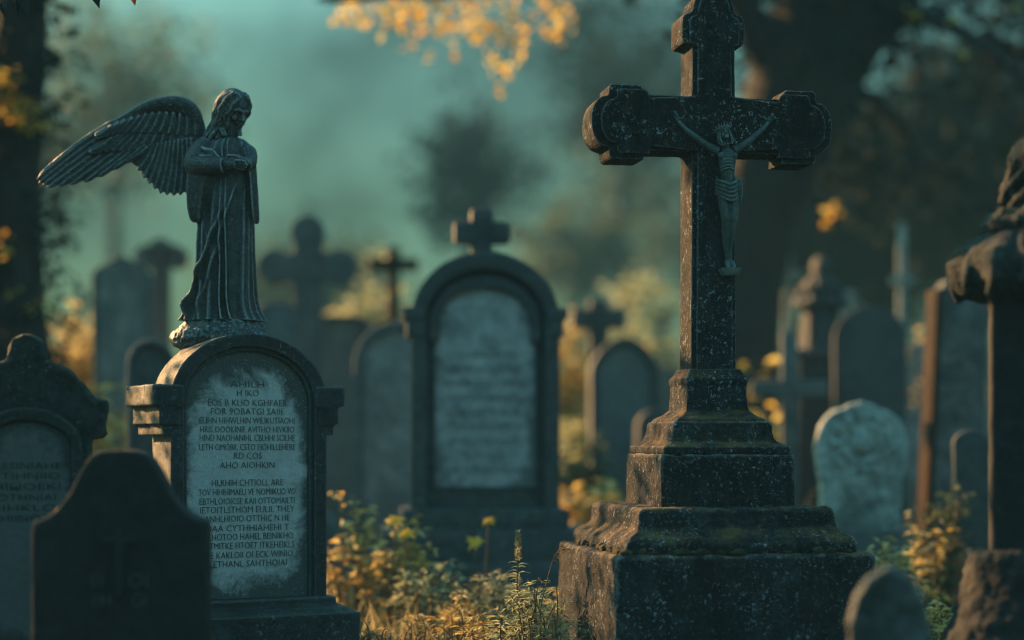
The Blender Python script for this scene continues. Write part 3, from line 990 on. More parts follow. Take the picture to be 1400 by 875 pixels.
# primaries: long blades running out to the tip
tips = [(52, 328), (60, 338), (72, 346), (86, 356), (122, 352), (160, 347), (205, 338), (250, 320), (296, 296), (340, 272)]
roots = [(300, 140), (315, 152), (330, 165), (345, 176), (358, 186), (370, 196), (382, 204), (392, 212), (402, 220), (410, 226)]
for k, (r0, t0) in enumerate(zip(roots, tips)):
    feather(r0, t0, 30 - k * .4, .060 - k * .0015, .078 - k * .003, .007, bend=-6 + k * 1.0)
# secondaries: shorter, hanging to the scalloped trailing edge
sec_t = [(364, 276), (378, 300), (396, 324), (414, 342), (432, 360), (450, 374), (470, 380), (492, 382), (514, 380), (536, 378), (553, 370)]
for k, t0 in enumerate(sec_t):
    r0 = (418 + k * 13, 218 - k * 2)
    feather(r0, t0, 30, .050 - k * .001, .058 - k * .001, .007, bend=4)
# coverts in three shorter rows
for row, (n_, y_, L_, w_) in enumerate(((13, .044, 92, 29), (13, .036, 66, 28))):
    for k in range(n_):
        u = k / (n_ - 1)
        bx, bz = 300 + 258 * u, 150 - 62 * math.sin(PI * min(1, u * 1.15) * .62) + (28 * u) + row * -8 - (0 if row else -12)
        ang_ = R(212) + R(62) * u ** 1.2
        le = L_ * (1.15 - .35 * abs(u - .45))
        ofs = 34 - row * 16
        feather((bx, bz + ofs), (bx + math.cos(ang_) * le, bz + ofs - math.sin(ang_) * le), w_, y_, y_ + .006, .006, bend=3)
# smooth leading edge with small close-lying feathers
le = spline([A(600, 222, .066), A(578, 190, .060), A(565, 152, .052), A(549, 118, .046), A(520, 99, .044), A(478, 93, .043), A(410, 103, .045), A(340, 134, .051), A(262, 166, .060)], 5)
lr = [20, 22, 26, 30, 31, 28, 22, 14, 2.5]
tube(wing_bm, le, [(lr[min(8, i // 5)] + (lr[min(8, i // 5 + 1)] - lr[min(8, i // 5)]) * (i % 5) / 5) * KA for i in range(41)], 16, flat=.62)
fin('wing', wing_bm, M['angel'], ang, voxel=0.0036, amp=0.0016, freq=50)
# rocky foot on which the angel stands
bm = bmesh.new()
rs = []
for (z, xl, xr, ry) in ((872, 520, 800, .115), (860, 502, 812, .135), (835, 490, 806, .140), (815, 496, 790, .135), (800, 520, 785, .128), (784, 535, 775, .115), (772, 556, 755, .09)):
    rs.append([(((xl + xr) / 2 - 660) * KA + math.cos(2 * PI * k / 40) * (xr - xl) / 2 * KA, math.sin(2 * PI * k / 40) * ry, (780 - z) * KA) for k in range(40)])
loft(bm, rs)
fin('rock_foot', bm, M['angel'], ang, voxel=0.005, amp=0.014, freq=16)

# ------------------------------------------------------------------ other monuments
def stone(name, label, cat, px, Y, rotz, group=None):
    return thing(name, label, cat, ((px - 700) * Y / F, Y, 0), R(rotz), group)
def zp(py, Y):
    return HC + (HZ - py) * Y / F
def kp(Y):
    return Y / F

# near black headstone at lower left
Y = 5.5; k = kp(Y)
t = stone('shouldered_headstone', 'near black headstone with curved shoulders and a faint carved cross, closest at lower left', 'headstone', 168, Y, 4)
hw = 117 * k
zs, zt = zp(715, Y), zp(618, Y)
half = [(hw, -0.05), (hw, zp(722, Y)), (hw - .004, zp(712, Y))]
q = [(108 * k, 709), (97 * k, 705), (87 * k, 698), (76 * k, 686), (66 * k, 672), (58 * k, 655), (50 * k, 640), (42 * k, 628), (34 * k, 620), (24 * k, 616), (0, 615)]
half += [(x, zp(p, Y)) for x, p in q]
ol = half + [(-x, z) for x, z in half[::-1][1:]]
bm = bmesh.new(); prism(bm, ol, -.07, .07)
fin('stone_slab', bm, M['black'], t, voxel=.008, amp=.003, freq=14, chips=1)
bm = bmesh.new()
box(bm, -.014, .014, -.080, -.06, zp(815, Y), zp(722, Y)); box(bm, -.055, .055, -.079, -.06, zp(742, Y), zp(731, Y))
fin('relief_cross', bm, M['black'], t, bevel=.004)
lettering(['III    OI', 'IIH    GI'], .18, zp(800, Y), .062, -.0715, M['tomb'], t, size=.062, widths=[.95, .9])

# mossy gabled headstone at far left
Y = 6.15; k = kp(Y)
t = stone('mossy_headstone', 'mossy headstone with humped top and knob, cut by the left edge, behind the black headstone', 'headstone', 38, Y, 14)
half = [(84 * k, -.05), (84 * k, zp(600, Y)), (104 * k, zp(596, Y)), (106 * k, zp(548, Y)), (92 * k, zp(545, Y)), (84 * k, zp(538, Y)), (70 * k, zp(522, Y)), (56 * k, zp(508, Y)), (40 * k, zp(500, Y)), (26 * k, zp(496, Y)),
        (24 * k, zp(478, Y)), (20 * k, zp(466, Y)), (8 * k, zp(460, Y)), (0, zp(458, Y))]
ol = half + [(-x, z) for x, z in half[::-1][1:]]
bm = bmesh.new(); prism(bm, ol, -.13, .13)
fin('stone_body', bm, M['mossy'], t, voxel=.009, amp=.015, freq=16, chips=1.2)
bm = bmesh.new(); band(bm, arch(72 * k, .1, zp(612, Y), zp(558, Y)), arch(58 * k, .1, zp(612, Y), zp(575, Y)), -.155, -.1)
fin('arch_moulding', bm, M['mossy'], t, voxel=.008, amp=.007, freq=18)
bm = bmesh.new(); prism(bm, arch(57 * k, .1, zp(612, Y), zp(578, Y)), -.137, -.1)
pm = panel_mat('dark_rimmed_slate_panel', (0.10, 0.125, 0.13), (0.016, 0.02, 0.022), .15, .2, zp(578, Y))
pan = fin('inscription_panel', bm, pm, t)
lettering(['AESINIAHE', 'ETIHNIIO', 'HILIOEKI', 'OTHNIAI', 'EIHKLOI', 'HIINOTI'], .24, zp(640, Y), .036, -.1385, M['inlay'], pan, size=.034, widths=[.95, .9, .93, .8, .9, .7])

# small boulder-like stone in the right foreground
Y = 4.7; k = kp(Y)
t = stone('rounded_gravestone', 'small rough rounded gravestone in front of the cross pedestal, blurred at the bottom edge', 'gravestone', 1212, Y, -8)
half = [(60 * k, -.05), (60 * k, zp(880, Y)), (54 * k, zp(840, Y)), (44 * k, zp(808, Y)), (28 * k, zp(784, Y)), (10 * k, zp(775, Y)), (-8 * k, zp(777, Y)), (-26 * k, zp(792, Y)), (-42 * k, zp(815, Y)), (-52 * k, zp(850, Y)), (-56 * k, -.05)]
bm = bmesh.new(); prism(bm, half, -.06, .06)
fin('stone_slab', bm, M['grey'], t, voxel=.01, amp=.02, freq=9)

# draped column cut by the right edge
Y = 5.7; k = kp(Y)
t = stone('draped_column', 'dark square column crowned by a cloth draped urn, cut by the right edge', 'column', 1426, Y, -14)
bm = bmesh.new(); square_stack(bm, [(.335, .50), (.335, zp(420, Y)), (.35, zp(412, Y)), (.35, zp(400, Y))])
fin('column_shaft', bm, M['black'], t, voxel=.009, amp=.004, freq=12)
bm = bmesh.new()
rs = []
for z, r in ((-.05, .36), (.1, .34), (.25, .31), (.36, .265), (.47, .245), (.54, .235), (.56, .21)):
    rs.append([(math.copysign(abs(math.cos(2 * PI * i / 40)) ** .6, math.cos(2 * PI * i / 40)) * r, math.copysign(abs(math.sin(2 * PI * i / 40)) ** .6, math.sin(2 * PI * i / 40)) * r, z) for i in range(40)])
loft(bm, rs)
fin('rough_base', bm, M['black'], t, voxel=.011, amp=.04, freq=8)
bm = bmesh.new()
wavy = lambda a, z: 1 + .055 * math.sin(9 * a + z * 6) + .04 * math.sin(15 * a + 2)
lathe(bm, [(.20, zp(412, Y)), (.255, zp(402, Y)), (.285, zp(385, Y)), (.285, zp(362, Y)), (.265, zp(345, Y)), (.23, zp(332, Y)), (.19, zp(322, Y)), (.15, zp(318, Y))], 64, mod=wavy)
for i in range(16):
    a = 2 * PI * i / 16
    tube(bm, spline([(.17 * math.cos(a), .17 * math.sin(a), zp(322, Y)), (.245 * math.cos(a + .1), .245 * math.sin(a + .1), zp(345, Y)), (.29 * math.cos(a + .2), .29 * math.sin(a + .2), zp(380, Y)), (.27 * math.cos(a + .1), .27 * math.sin(a + .1), zp(402 + 8 * math.sin(i * 2.1), Y))], 4), .016, 7)
fin('drapery', bm, M['mossy'], t, voxel=.007, amp=.007, freq=22)
bm = bmesh.new()
lathe(bm, [(.12, zp(326, Y)), (.19, zp(318, Y)), (.195, zp(305, Y)), (.165, zp(292, Y)), (.13, zp(286, Y)), (.10, zp(282, Y))], 40, mod=lambda a, z: 1 + .06 * math.sin(7 * a))
lathe(bm, [(.11, zp(292, Y)), (.115, zp(270, Y)), (.10, zp(255, Y)), (.088, zp(240, Y)), (.10, zp(228, Y)), (.105, zp(214, Y)), (.09, zp(200, Y)), (.06, zp(188, Y)), (.02, zp(182, Y))], 32, mod=lambda a, z: 1 + .07 * math.sin(5 * a + 30 * z))
for i in range(9):
    a = 2 * PI * i / 9
    tube(bm, spline([(.19 * math.cos(a), .19 * math.sin(a), zp(312, Y)), (.13 * math.cos(a + .4), .13 * math.sin(a + .4), zp(285, Y)), (.12 * math.cos(a + .9), .12 * math.sin(a + .9), zp(258, Y)), (.09 * math.cos(a + 1.5), .09 * math.sin(a + 1.5), zp(225, Y)), (.05 * math.cos(a + 2), .05 * math.sin(a + 2), zp(190, Y))], 4), .017, 7)
fin('urn_finial', bm, M['mossy'], t, voxel=.007, amp=.020, freq=20)

# large arched monument in the middle
Y = 9.2; k = kp(Y)
t = stone('arched_monument', 'large dark arched monument with mottled panel and short cross on top, blurred in the middle', 'monument', 661, Y, 5)
n = 28
W_ = 100 * k
bm = bmesh.new(); prism(bm, arch(W_ * .97, .30, zp(440, Y), zp(352, Y), 28), -.10, .14)
fin('stone_body', bm, M['tomb'], t, bevel=.01)
bm = bmesh.new(); band(bm, arch(W_, .30, zp(440, Y), zp(348, Y), n), arch(W_ * .80, .30, zp(440, Y), zp(372, Y), n), -.17, -.05)
fin('arch_moulding', bm, M['tomb'], t, bevel=.012)
bm = bmesh.new(); band(bm, arch(W_ * .76, zp(470, Y), zp(448, Y), zp(380, Y), n), arch(W_ * .62, zp(470, Y), zp(448, Y), zp(396, Y), n), -.145, -.06)
fin('hood_moulding', bm, M['tomb'], t, bevel=.01)
bm = bmesh.new(); prism(bm, arch(W_ * .68, zp(665, Y), zp(445, Y), zp(386, Y), 24), -.115, -.05)
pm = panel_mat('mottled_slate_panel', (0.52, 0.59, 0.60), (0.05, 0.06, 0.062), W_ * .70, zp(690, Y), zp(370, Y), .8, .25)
pan = fin('inscription_panel', bm, pm, t)
lettering(['IHIEKOTI', 'AHNO TIIE', 'EHIKOLITHE', 'HIOTI AEKH', 'OHEITKIL', 'TIEHIOINI', 'HEOTHIK', 'EIHO', 'NIHETKI'], .5, zp(490, Y), .075, -.117, M['soft'], pan, size=.052, widths=[.6, .75, .85, .7, .8, .8, .7, .4, .6])
for s in (-1, 1):
    bm = bmesh.new(); box(bm, s * 97 * k - 13 * k, s * 97 * k + 13 * k, -.19, .17, zp(440, Y), zp(424, Y)); box(bm, s * 96 * k - 9 * k, s * 96 * k + 9 * k, -.18, .16, zp(462, Y), zp(439, Y))
    fin('capital', bm, M['tomb'], t, bevel=.008)
bm = bmesh.new()
cr = [(-17, 352), (-12, 333), (-38, 333), (-38, 305), (-15, 305), (-15, 287), (15, 287), (15, 305), (38, 305), (38, 333), (12, 333), (17, 352)]
prism(bm, [(x * k - .01, zp(z, Y)) for x, z in cr[::-1]], -.07, .08)
fin('finial_cross', bm, M['tomb'], t, bevel=.012)
bm = bmesh.new()
box(bm, -112 * k, 112 * k, -.22, .20, zp(722, Y), zp(694, Y)); box(bm, -137 * k, 137 * k, -.30, .26, zp(765, Y), zp(721, Y)); box(bm, -150 * k, 150 * k, -.36, .30, -.05, zp(764, Y))
fin('base', bm, M['tomb'], t, bevel=.012)

def headstone(name, label, px, Y, rotz, hw_px, top, spring, mat, cat='headstone', depth=.16, panel=None, base=True, sq=2.0, pan_scale=.78, rim=True, group=None, bottom=None, gable=False):
    k = kp(Y)
    t = stone(name, label, cat, px, Y, rotz, group)
    t.rotation_euler[1] = R(random.Random(px).uniform(-2.2, 2.2))
    hw = hw_px * k
    def prof(sc, z0):
        if gable:
            zt, zs = zp(top, Y), zp(spring, Y)
            return [(-hw * sc, z0), (-hw * sc, zs), (-hw * sc * .78, zs + (zt - zs) * .35), (0, zs + (zt - zs) * (1 if sc > .9 else .7)), (hw * sc * .78, zs + (zt - zs) * .35), (hw * sc, zs), (hw * sc, z0)]
        return arch(hw * sc, z0, zp(spring, Y), zp(spring, Y) + (zp(top, Y) - zp(spring, Y)) * sc, 22, sq)
    bm = bmesh.new(); prism(bm, prof(1, -.05 if not base else .1), -depth / 2, depth / 2)
    fin('stone_slab', bm, M[mat], t, bevel=.012)
    if panel:
        bm = bmesh.new(); prism(bm, prof(pan_scale, .32), -depth / 2 - .006, 0)
        fin('inscription_panel', bm, M[panel], t)
        if rim:
            bm = bmesh.new(); band(bm, prof(1.03, .3), prof(pan_scale * 1.03, .3), -depth / 2 - .035, -depth / 2 + .02)
            fin('rim_moulding', bm, M[mat], t, bevel=.008)
    if base:
        bm = bmesh.new(); box(bm, -hw * 1.22, hw * 1.22, -depth * .9, depth * .9, -.05, .22); box(bm, -hw * 1.1, hw * 1.1, -depth * .7, depth * .7, .218, .30)
        fin('base', bm, M[mat], t, bevel=.012)
    return t

def cross(name, label, px, Y, rotz, top, arm_y, arm_hw, th, mat, cat='grave cross', depth=.14, lobes=0.0, base=True, lean=0.0, group=None, ring=0):
    """a free-standing cross: upright, cross-bar, optional rounded ends, plinth"""
    k = kp(Y)
    t = stone(name, label, cat, px, Y, rotz, group)
    if lean:
        t.rotation_euler[1] = R(lean)
    zt, za, a, h = zp(top, Y), zp(arm_y, Y), arm_hw * k, th * k / 2
    bm = bmesh.new()
    ol = [(-h * 1.1, .2 if base else -.05), (-h, za - h), (-a, za - h), (-a, za + h), (-h, za + h), (-h, zt), (h, zt), (h, za + h), (a, za + h), (a, za - h), (h, za - h), (h * 1.1, .2 if base else -.05)]
    prism(bm, ol, -depth / 2, depth / 2)
    fin('cross_body', bm, M[mat], t, bevel=min(.015, h * .3))
    if lobes:
        r = h * lobes
        for cx_, cz_ in ((0, zt - r * .4), (-a + r * .4, za), (a - r * .4, za)):
            bm = bmesh.new()
            prism(bm, [(cx_ + r * math.cos(2 * PI * i / 20), cz_ + r * math.sin(2 * PI * i / 20)) for i in range(20)][::-1], -depth / 2 - .004, depth / 2 + .004)
            fin('rounded_end', bm, M[mat], t, bevel=.008)
    if ring:
        bm = bmesh.new()
        o = [(ring * k * math.cos(2 * PI * i / 32), za + ring * k * math.sin(2 * PI * i / 32)) for i in range(33)]
        n_ = [(ring * k * .75 * math.cos(2 * PI * i / 32), za + ring * k * .75 * math.sin(2 * PI * i / 32)) for i in range(33)]
        band(bm, o, n_, -depth * .35, depth * .35)
        fin('wheel_ring', bm, M[mat], t)
    if base:
        bm = bmesh.new(); square_stack(bm, [(h * 5.5, -.05), (h * 5.4, .18), (h * 4.2, .20), (h * 4.1, .36), (h * 2.6, .42)])
        fin('plinth', bm, M[mat], t, bevel=.012)
    return t

headstone('arched_headstone', 'arched headstone with grey panel half hidden behind the large middle monument', 540, 10.6, 6, 58, 442, 500, 'slate', panel='mid')
cross('lobed_cross', 'tall dark cross with rounded arm ends, hazy, right of the angel', 421, 12.0, 4, 310, 366, 54, 38, 'slate', lobes=1.25)
headstone('capped_headstone', 'low dark headstone with wide arched cap just right of the hazy lobed cross', 462, 12.8, 0, 46, 432, 452, 'slate', panel='grey', sq=2.6)
headstone('hidden_headstone', 'narrow round topped headstone peeking out right of the angel robe', 368, 11.4, 8, 30, 412, 436, 'slate')
headstone('gabled_headstone', 'tall gabled headstone with grey face, hazy, left of the angel skirt', 173, 11.8, 6, 40, 350, 376, 'slate', panel='mid', gable=True, rim=False)
cross('round_headed_cross', 'thin dark cross with rounded head behind the tall gabled headstone', 221, 13.5, 0, 336, 352, 26, 22, 'slate', lobes=1.5)
headstone('round_headstone', 'dark round topped headstone with pale rim touching the angel tombstone on its left', 207, 9.4, 10, 31, 466, 500, 'slate', panel='tomb', pan_scale=.8)
cross('bright_rim_cross', 'slim weathered cross standing above the half hidden arched headstone', 538, 14.0, 8, 338, 362, 34, 16, 'brown')
cross('short_armed_cross', 'dark cross with flared arms beside a round shouldered stone, between middle monument and crucifix', 818, 12.6, 3, 410, 436, 37, 26, 'tomb', lobes=.0)
headstone('round_shouldered_headstone', 'dark bell shaped headstone right of the short armed cross, seen left of the crucifix shaft', 853, 12.2, 6, 46, 463, 510, 'tomb', panel='slate', sq=1.7)
# right hand crowd
Y = 9.5; k = kp(Y)
t = stone('wreath_gravestone', 'pale lichen covered gravestone with carved wreath on its round top, right of the crucifix pedestal', 'gravestone', 1176, Y, -6)
bm = bmesh.new()
half = [(52, 728), (54, 660), (60, 630), (61, 606), (56, 584), (46, 568), (34, 560), (24, 559), (16, 553), (0, 549)]
ol = [(x * k, zp(z, Y)) for x, z in half]; ol += [(-x, z) for x, z in ol[::-1][1:]]
prism(bm, ol, -.09, .09)
fin('stone_slab', bm, M['pale'], t, voxel=.012, amp=.016, freq=12)
bm = bmesh.new()
rg = random.Random(77)
for i in range(46):
    a = 2 * PI * i / 23 + rg.uniform(-.1, .1)
    r = (38 if i < 23 else 27) + rg.uniform(-3, 3)
    c_ = (r * k * math.cos(a), -.095, zp(606, Y) + r * k * math.sin(a) * .95)
    ball(bm, c_, (.030, .018, .015), Matrix.Rotation(-a + rg.uniform(-.7, .7), 3, 'Y'), 8, 6)
for i in range(8):
    a = 2 * PI * i / 8
    ball(bm, (10 * k * math.cos(a), -.10, zp(604, Y) + 10 * k * math.sin(a)), (.022, .02, .022), u=8, v=6)
ball(bm, (0, -.105, zp(604, Y)), .02, u=8, v=6)
fin('wreath_carving', bm, M['pale'], t, voxel=.008, amp=.008, freq=20)
bm = bmesh.new(); box(bm, -70 * k, 70 * k, -.17, .17, -.05, zp(722, Y))
fin('base', bm, M['grey'], t, bevel=.015)

headstone('tall_dark_headstone', 'tall dark round topped headstone behind the pale wreath gravestone', 1190, 11.6, -8, 49, 420, 464, 'tomb', base=True)
cross('pale_grave_cross', 'pale grey grave cross low behind the crucifix base, left of the wreath gravestone', 1079, 10.8, -6, 452, 531, 52, 22, 'grey', depth=.12)
cross('tall_pale_cross', 'tall pale slim cross standing behind the low grey cross', 1077, 14.5, -6, 345, 376, 22, 11, 'pale', depth=.08)
cross('thin_tall_cross', 'very thin pale pole cross rising above the tall dark headstone', 1233, 13.2, -4, 305, 384, 16, 10, 'pale', depth=.06)
Y = 10.4; k = kp(Y)
t = stone('leaning_pillar', 'grey leaning slab pillar with brown side, left of the draped column', 'pillar', 1296, Y, 2)
t.rotation_euler[1] = R(2.5)
bm = bmesh.new(); prism(bm, [(-36 * k, -.05), (-34 * k, zp(398, Y)), (-24 * k, zp(384, Y)), (26 * k, zp(380, Y)), (34 * k, zp(392, Y)), (38 * k, -.05)][::-1], -.10, .10)
fin('pillar_shaft', bm, M['grey'], t, voxel=.014, amp=.010, freq=10)
bm = bmesh.new(); box(bm, -41 * k, -32 * k, -.112, .112, .0, zp(398, Y))  # thin brown slab over the left side
fin('brown_side', bm, M['brown'], t, bevel=.006)
headstone('small_leaning_headstone', 'small dark headstone low beside the foot of the draped column', 1330, 9.0, -12, 24, 588, 606, 'tomb')
# robed mourner on a plinth behind the pale cross
Y = 12.4; k = kp(Y)
t = stone('mourner_statue', 'small dark hooded mourner statue on a block, blurred behind the pale grave cross', 'statue', 1122, Y, -10)
bm = bmesh.new()
lathe(bm, [(30 * k, zp(480, Y)), (29 * k, zp(460, Y)), (24 * k, zp(430, Y)), (22 * k, zp(405, Y)), (25 * k, zp(392, Y)), (20 * k, zp(382, Y)), (10 * k, zp(377, Y))], 40, mod=lambda a, z: 1 + .07 * math.sin(9 * a + 5 * z))
ball(bm, (0, -.01, zp(367, Y)), (.062, .07, .085)); ball(bm, (0, .02, zp(366, Y)), (.075, .07, .09))
for s in (-1, 1):
    tube(bm, spline([(s * 22 * k, 0, zp(394, Y)), (s * 30 * k, -.06, zp(418, Y)), (s * 6 * k, -.14, zp(412, Y))], 5), .04, 8)
fin('robed_figure', bm, M['tomb'], t, voxel=.012, amp=.006, freq=14)
bm = bmesh.new(); square_stack(bm, [(80 * k, -.05), (80 * k, .3), (62 * k, .32), (60 * k, zp(492, Y)), (70 * k, zp(488, Y)), (70 * k, zp(478, Y))])
fin('block', bm, M['tomb'], t, bevel=.012)

cross('ringed_cross', 'pale weathered wheel cross with ring, blurred behind the tall dark headstone', 1163, 14.2, -8, 398, 430, 27, 12, 'pale', ring=20)
headstone('pale_distant_headstone', 'pale distant headstone showing between the thin pole cross and the leaning pillar', 1252, 14.6, -6, 24, 468, 486, 'mid')
headstone('narrow_dark_headstone', 'narrow dark headstone between the crucifix shaft and the tall pale slim cross', 1046, 13.6, -4, 20, 452, 474, 'tomb')
headstone('pale_tilted_headstone', 'pale grey tilted headstone tucked behind the wreath gravestone on its right', 1262, 11.4, -14, 22, 560, 580, 'mid')
headstone('squat_dark_headstone', 'squat dark headstone low between the bell shaped headstone and the crucifix pedestal', 893, 11.8, 4, 24, 560, 584, 'tomb')
# far rows dissolving in the mist
far = [('slim_far_cross', 'cross', 'faint slim cross far in the mist left of the middle monument', 502, 19, 398, 414, 16, 9),
       ('stout_far_cross', 'cross', 'faint stout cross far in the mist above the bell shaped headstone', 905, 22, 420, 440, 20, 13),
       ('far_tall_cross', 'cross', 'faint tall cross far in the mist left of the gabled headstone', 112, 20, 392, 412, 18, 10),
       ('far_square_headstone', 'stone', 'faint far headstone between the angel tombstone and the lobed cross', 398, 17, 470, 490, 22, 0),
       ('far_round_headstone', 'stone', 'faint far round headstone just left of the crucifix shaft', 908, 17, 500, 520, 20, 0),
       ('far_low_headstone', 'stone', 'faint far low headstone seen past the right shoulder of the middle monument', 786, 18, 520, 538, 18, 0),
       ('far_edge_headstone', 'stone', 'faint far headstone under the golden bush at the left tree', 92, 16, 500, 520, 24, 0)]
for nm, kd, lb, px, Y, top, ay, hw_, th_ in far:
    if kd == 'cross':
        cross(nm, lb, px, Y, rng.uniform(-8, 8), top, ay, hw_, th_, 'grey')
    else:
        headstone(nm, lb, px, Y, rng.uniform(-8, 8), hw_, top, ay, 'grey')

# ------------------------------------------------------------------ trees
def limb(bm, pts, r0, r1, n=10, wob=.0, rg=rng):
    P = spline(pts, 7)
    m = len(P)
    P = [p + Vector((rg.uniform(-wob, wob), rg.uniform(-wob, wob), 0)) for p in P]
    tube(bm, P, [r0 + (r1 - r0) * i / (m - 1) for i in range(m)], n)
    return P

# left tree, ivy clad trunk
rg = random.Random(21)
Y = 11.0
b = at(20, 840, Y); b.z = 0
tr = thing('ivy_clad_tree', 'dark ivy clad tree trunk with orange leaves at the left edge', 'tree', (b.x, b.y, 0))
bm = bmesh.new()
P = limb(bm, [(0, 0, -.1), (.03, 0, 1.0), (-.03, 0, 2.3), (.02, .05, 3.6), (-.05, .1, 5.2), (-.15, .1, 7.2)], .24, .12, 14, .008, rg)
for s, z0, dx in ((-1, 2.9, -1.5), (1, 4.3, 1.3), (-1, 4.6, -1.4), (1, 5.6, .9)):
    limb(bm, [(0, .05, z0), (dx * .4, .1 * s, z0 + .5), (dx, .3 * s, z0 + .9), (dx * 1.5, .4 * s, z0 + 1.0)], .07, .015, 8, .01, rg)
fin('trunk', bm, M['bark'], tr, voxel=.03, amp=.02, freq=5)
L = Leaves()
for i in range(420):
    z = rg.uniform(.2, 6.5)
    a = rg.uniform(0, 2 * PI)
    r = .22 + rg.random() ** 2 * .16
    L.clump((math.cos(a) * r, math.sin(a) * r, z), .09, 8, .075, .06, rg)
L.build('ivy', M['dark'], tr)
L = Leaves()
for c, n_, r in (((-.02, -.30, zp(128, Y)), 60, .16), ((.10, -.30, zp(160, Y)), 50, .14), ((-.10, -.28, zp(145, Y)), 40, .13), ((.17, -.22, zp(178, Y)), 24, .09), ((.05, -.3, zp(340, Y)), 10, .1), ((.16, -.2, zp(420, Y)), 14, .12)):
    L.clump(c, r, n_, .07, .055, rg)
L.build('orange_leaves', M['orange'], tr)
L = Leaves()
for i in range(150):
    L.clump((rg.gauss(-.3, 1.3), rg.gauss(.2, .8), rg.uniform(5.3, 7.6)), rg.uniform(.2, .4), 26, .12, .09, rg)
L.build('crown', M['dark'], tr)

# big tree behind the crucifix with a heavy limb leaning right
rg = random.Random(22)
Y = 13.6
b = at(985, 800, Y)
bt = thing('great_autumn_tree', 'massive dark tree behind the crucifix, limb leaning right and orange leaves hanging over the middle', 'tree', (b.x, b.y, 0))
def bl(px, py, dy=0.0):
    q = at(px, py, Y + dy)
    return Vector((q.x - b.x, dy, q.z))
bm = bmesh.new()
limb(bm, [bl(985, 800), bl(992, 600), bl(1008, 420), bl(1045, 230), bl(1095, 60), bl(1150, -120)], .37, .30, 18, .01, rg)
limb(bm, [bl(1040, 260), bl(1120, 120), bl(1190, 0), bl(1280, -130)], .34, .24, 14, .01, rg)
limb(bm, [bl(1062, 120), bl(990, -30, -.3), bl(880, -60, -.8), bl(760, -40, -1.2), bl(640, -20, -1.5), bl(520, -8, -1.7), bl(430, 0, -1.8)], .16, .02, 10, .01, rg)
limb(bm, [bl(1180, 10), bl(1260, 20, -.5), bl(1340, 60, -.9), bl(1420, 130, -1.0)], .10, .02, 10, .01, rg)
limb(bm, [bl(1130, 100), bl(1210, 150, .3), bl(1270, 230, .5), bl(1310, 270, .6)], .08, .015, 8, .01, rg)
for q0, q1 in (((700, -30), (690, 50)), ((620, -18), (668, 90)), ((560, -10), (560, 45)), ((500, -5), (480, 20)), ((745, -38), (770, 30))):
    limb(bm, [bl(q0[0], q0[1], -1.4), bl((q0[0] + q1[0]) / 2 + 8, (q0[1] + q1[1]) / 2, -1.4), bl(q1[0], q1[1], -1.4)], .016, .005, 6, .004, rg)
fin('trunk', bm, M['bark'], bt, voxel=.03, amp=.03, freq=4)
L = Leaves()
for px, py, r, n_ in ((480, 8, .10, 14), (468, 18, .06, 4), (500, 34, .05, 4), (540, 24, .08, 8), (575, 30, .09, 9), (620, 62, .05, 3), (590, 78, .03, 2), (640, 30, .09, 9), (712, 44, .08, 8), (745, 50, .06, 5), (690, 96, .04, 3), (780, 12, .08, 6), (520, 2, .14, 26), (560, 6, .15, 34), (600, 10, .13, 26), (640, 6, .14, 24), (690, 18, .12, 20), (730, -4, .15, 20), (610, 36, .07, 8), (655, 40, .10, 12),
                      (670, 55, .10, 12), (560, 66, .035, 3), (520, 42, .03, 2), (676, 88, .06, 7), (705, 66, .07, 8), (682, 125, .035, 3), (765, 38, .07, 9), (758, 18, .10, 12), (600, 55, .02, 1), (768, 55, .035, 3)):
    L.clump(bl(px, py, -1.4 + rg.uniform(-.15, .15)), r * 1.4, int(n_ * 1.5) + 1, .062, .05, rg, flat=0.2)
L.build('orange_leaves', M['orange'], bt)
L = Leaves()
for i in range(330):
    px, py = rg.uniform(930, 1480), rg.uniform(-150, 290)
    if px < 1010 and py > 40:
        continue
    lim = 300 - max(0, 1200 - px) * .9
    if py > lim or (1130 < px < 1400 and 90 < py < 200 and rg.random() < .45):
        continue
    L.clump(bl(px, py, rg.uniform(-.6, 2.4)), rg.uniform(.18, .40), 16, .12, .085, rg, droop=.5)
for i in range(120):
    L.clump(bl(rg.uniform(500, 1000), rg.uniform(-260, -60), rg.uniform(-1.5, 2)), rg.uniform(.2, .45), 22, .12, .09, rg)
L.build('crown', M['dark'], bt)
L = Leaves()
for px, py, n_ in ((1300, 30, 6), (1310, 70, 3), (1140, 290, 10), (1130, 305, 5), (1245, 25, 3), (1385, 15, 3)):
    L.clump(bl(px, py, -.8), .07, n_, .08, .06, rg)
L.build('rusty_leaves', M['orange'], bt)

# leafless-trunked near tree outside the left edge whose twigs dip into the top left corner
rg = random.Random(23)
nt_ = thing('overhanging_tree', 'dark leafy twig dipping into the top left corner from a tree outside the frame', 'tree', (-4.5, 9.7, 0))  # unseen trunk and crown, placed to shade the angel tombstone from the sun
bm = bmesh.new()
limb(bm, [(0, 0, -.1), (.05, 0, 1.4), (0, .1, 3.0), (-.1, .2, 5.2)], .26, .12, 14, .01, rg)
limb(bm, [(0, 0, 2.5), (.9, -.9, 2.95), (1.8, -2.0, 2.98), (2.65, -3.1, 2.62)], .07, .006, 8, .004, rg)
limb(bm, [(.9, -.9, 2.95), (2.0, -2.0, 3.05), (3.02, -3.0, 2.66)], .04, .004, 8, .004, rg)
fin('trunk', bm, M['bark'], nt_, voxel=.025, amp=.015, freq=6)
L = Leaves()
tip = at(35, 0, 6.6) - Vector((-4.5, 9.7, 0))
for i in range(9):
    L.rnd(tip + Vector((rg.uniform(-.14, .07), rg.uniform(-.1, .1), rg.uniform(-.03, .12))), .10, .045, rg, droop=1.2)
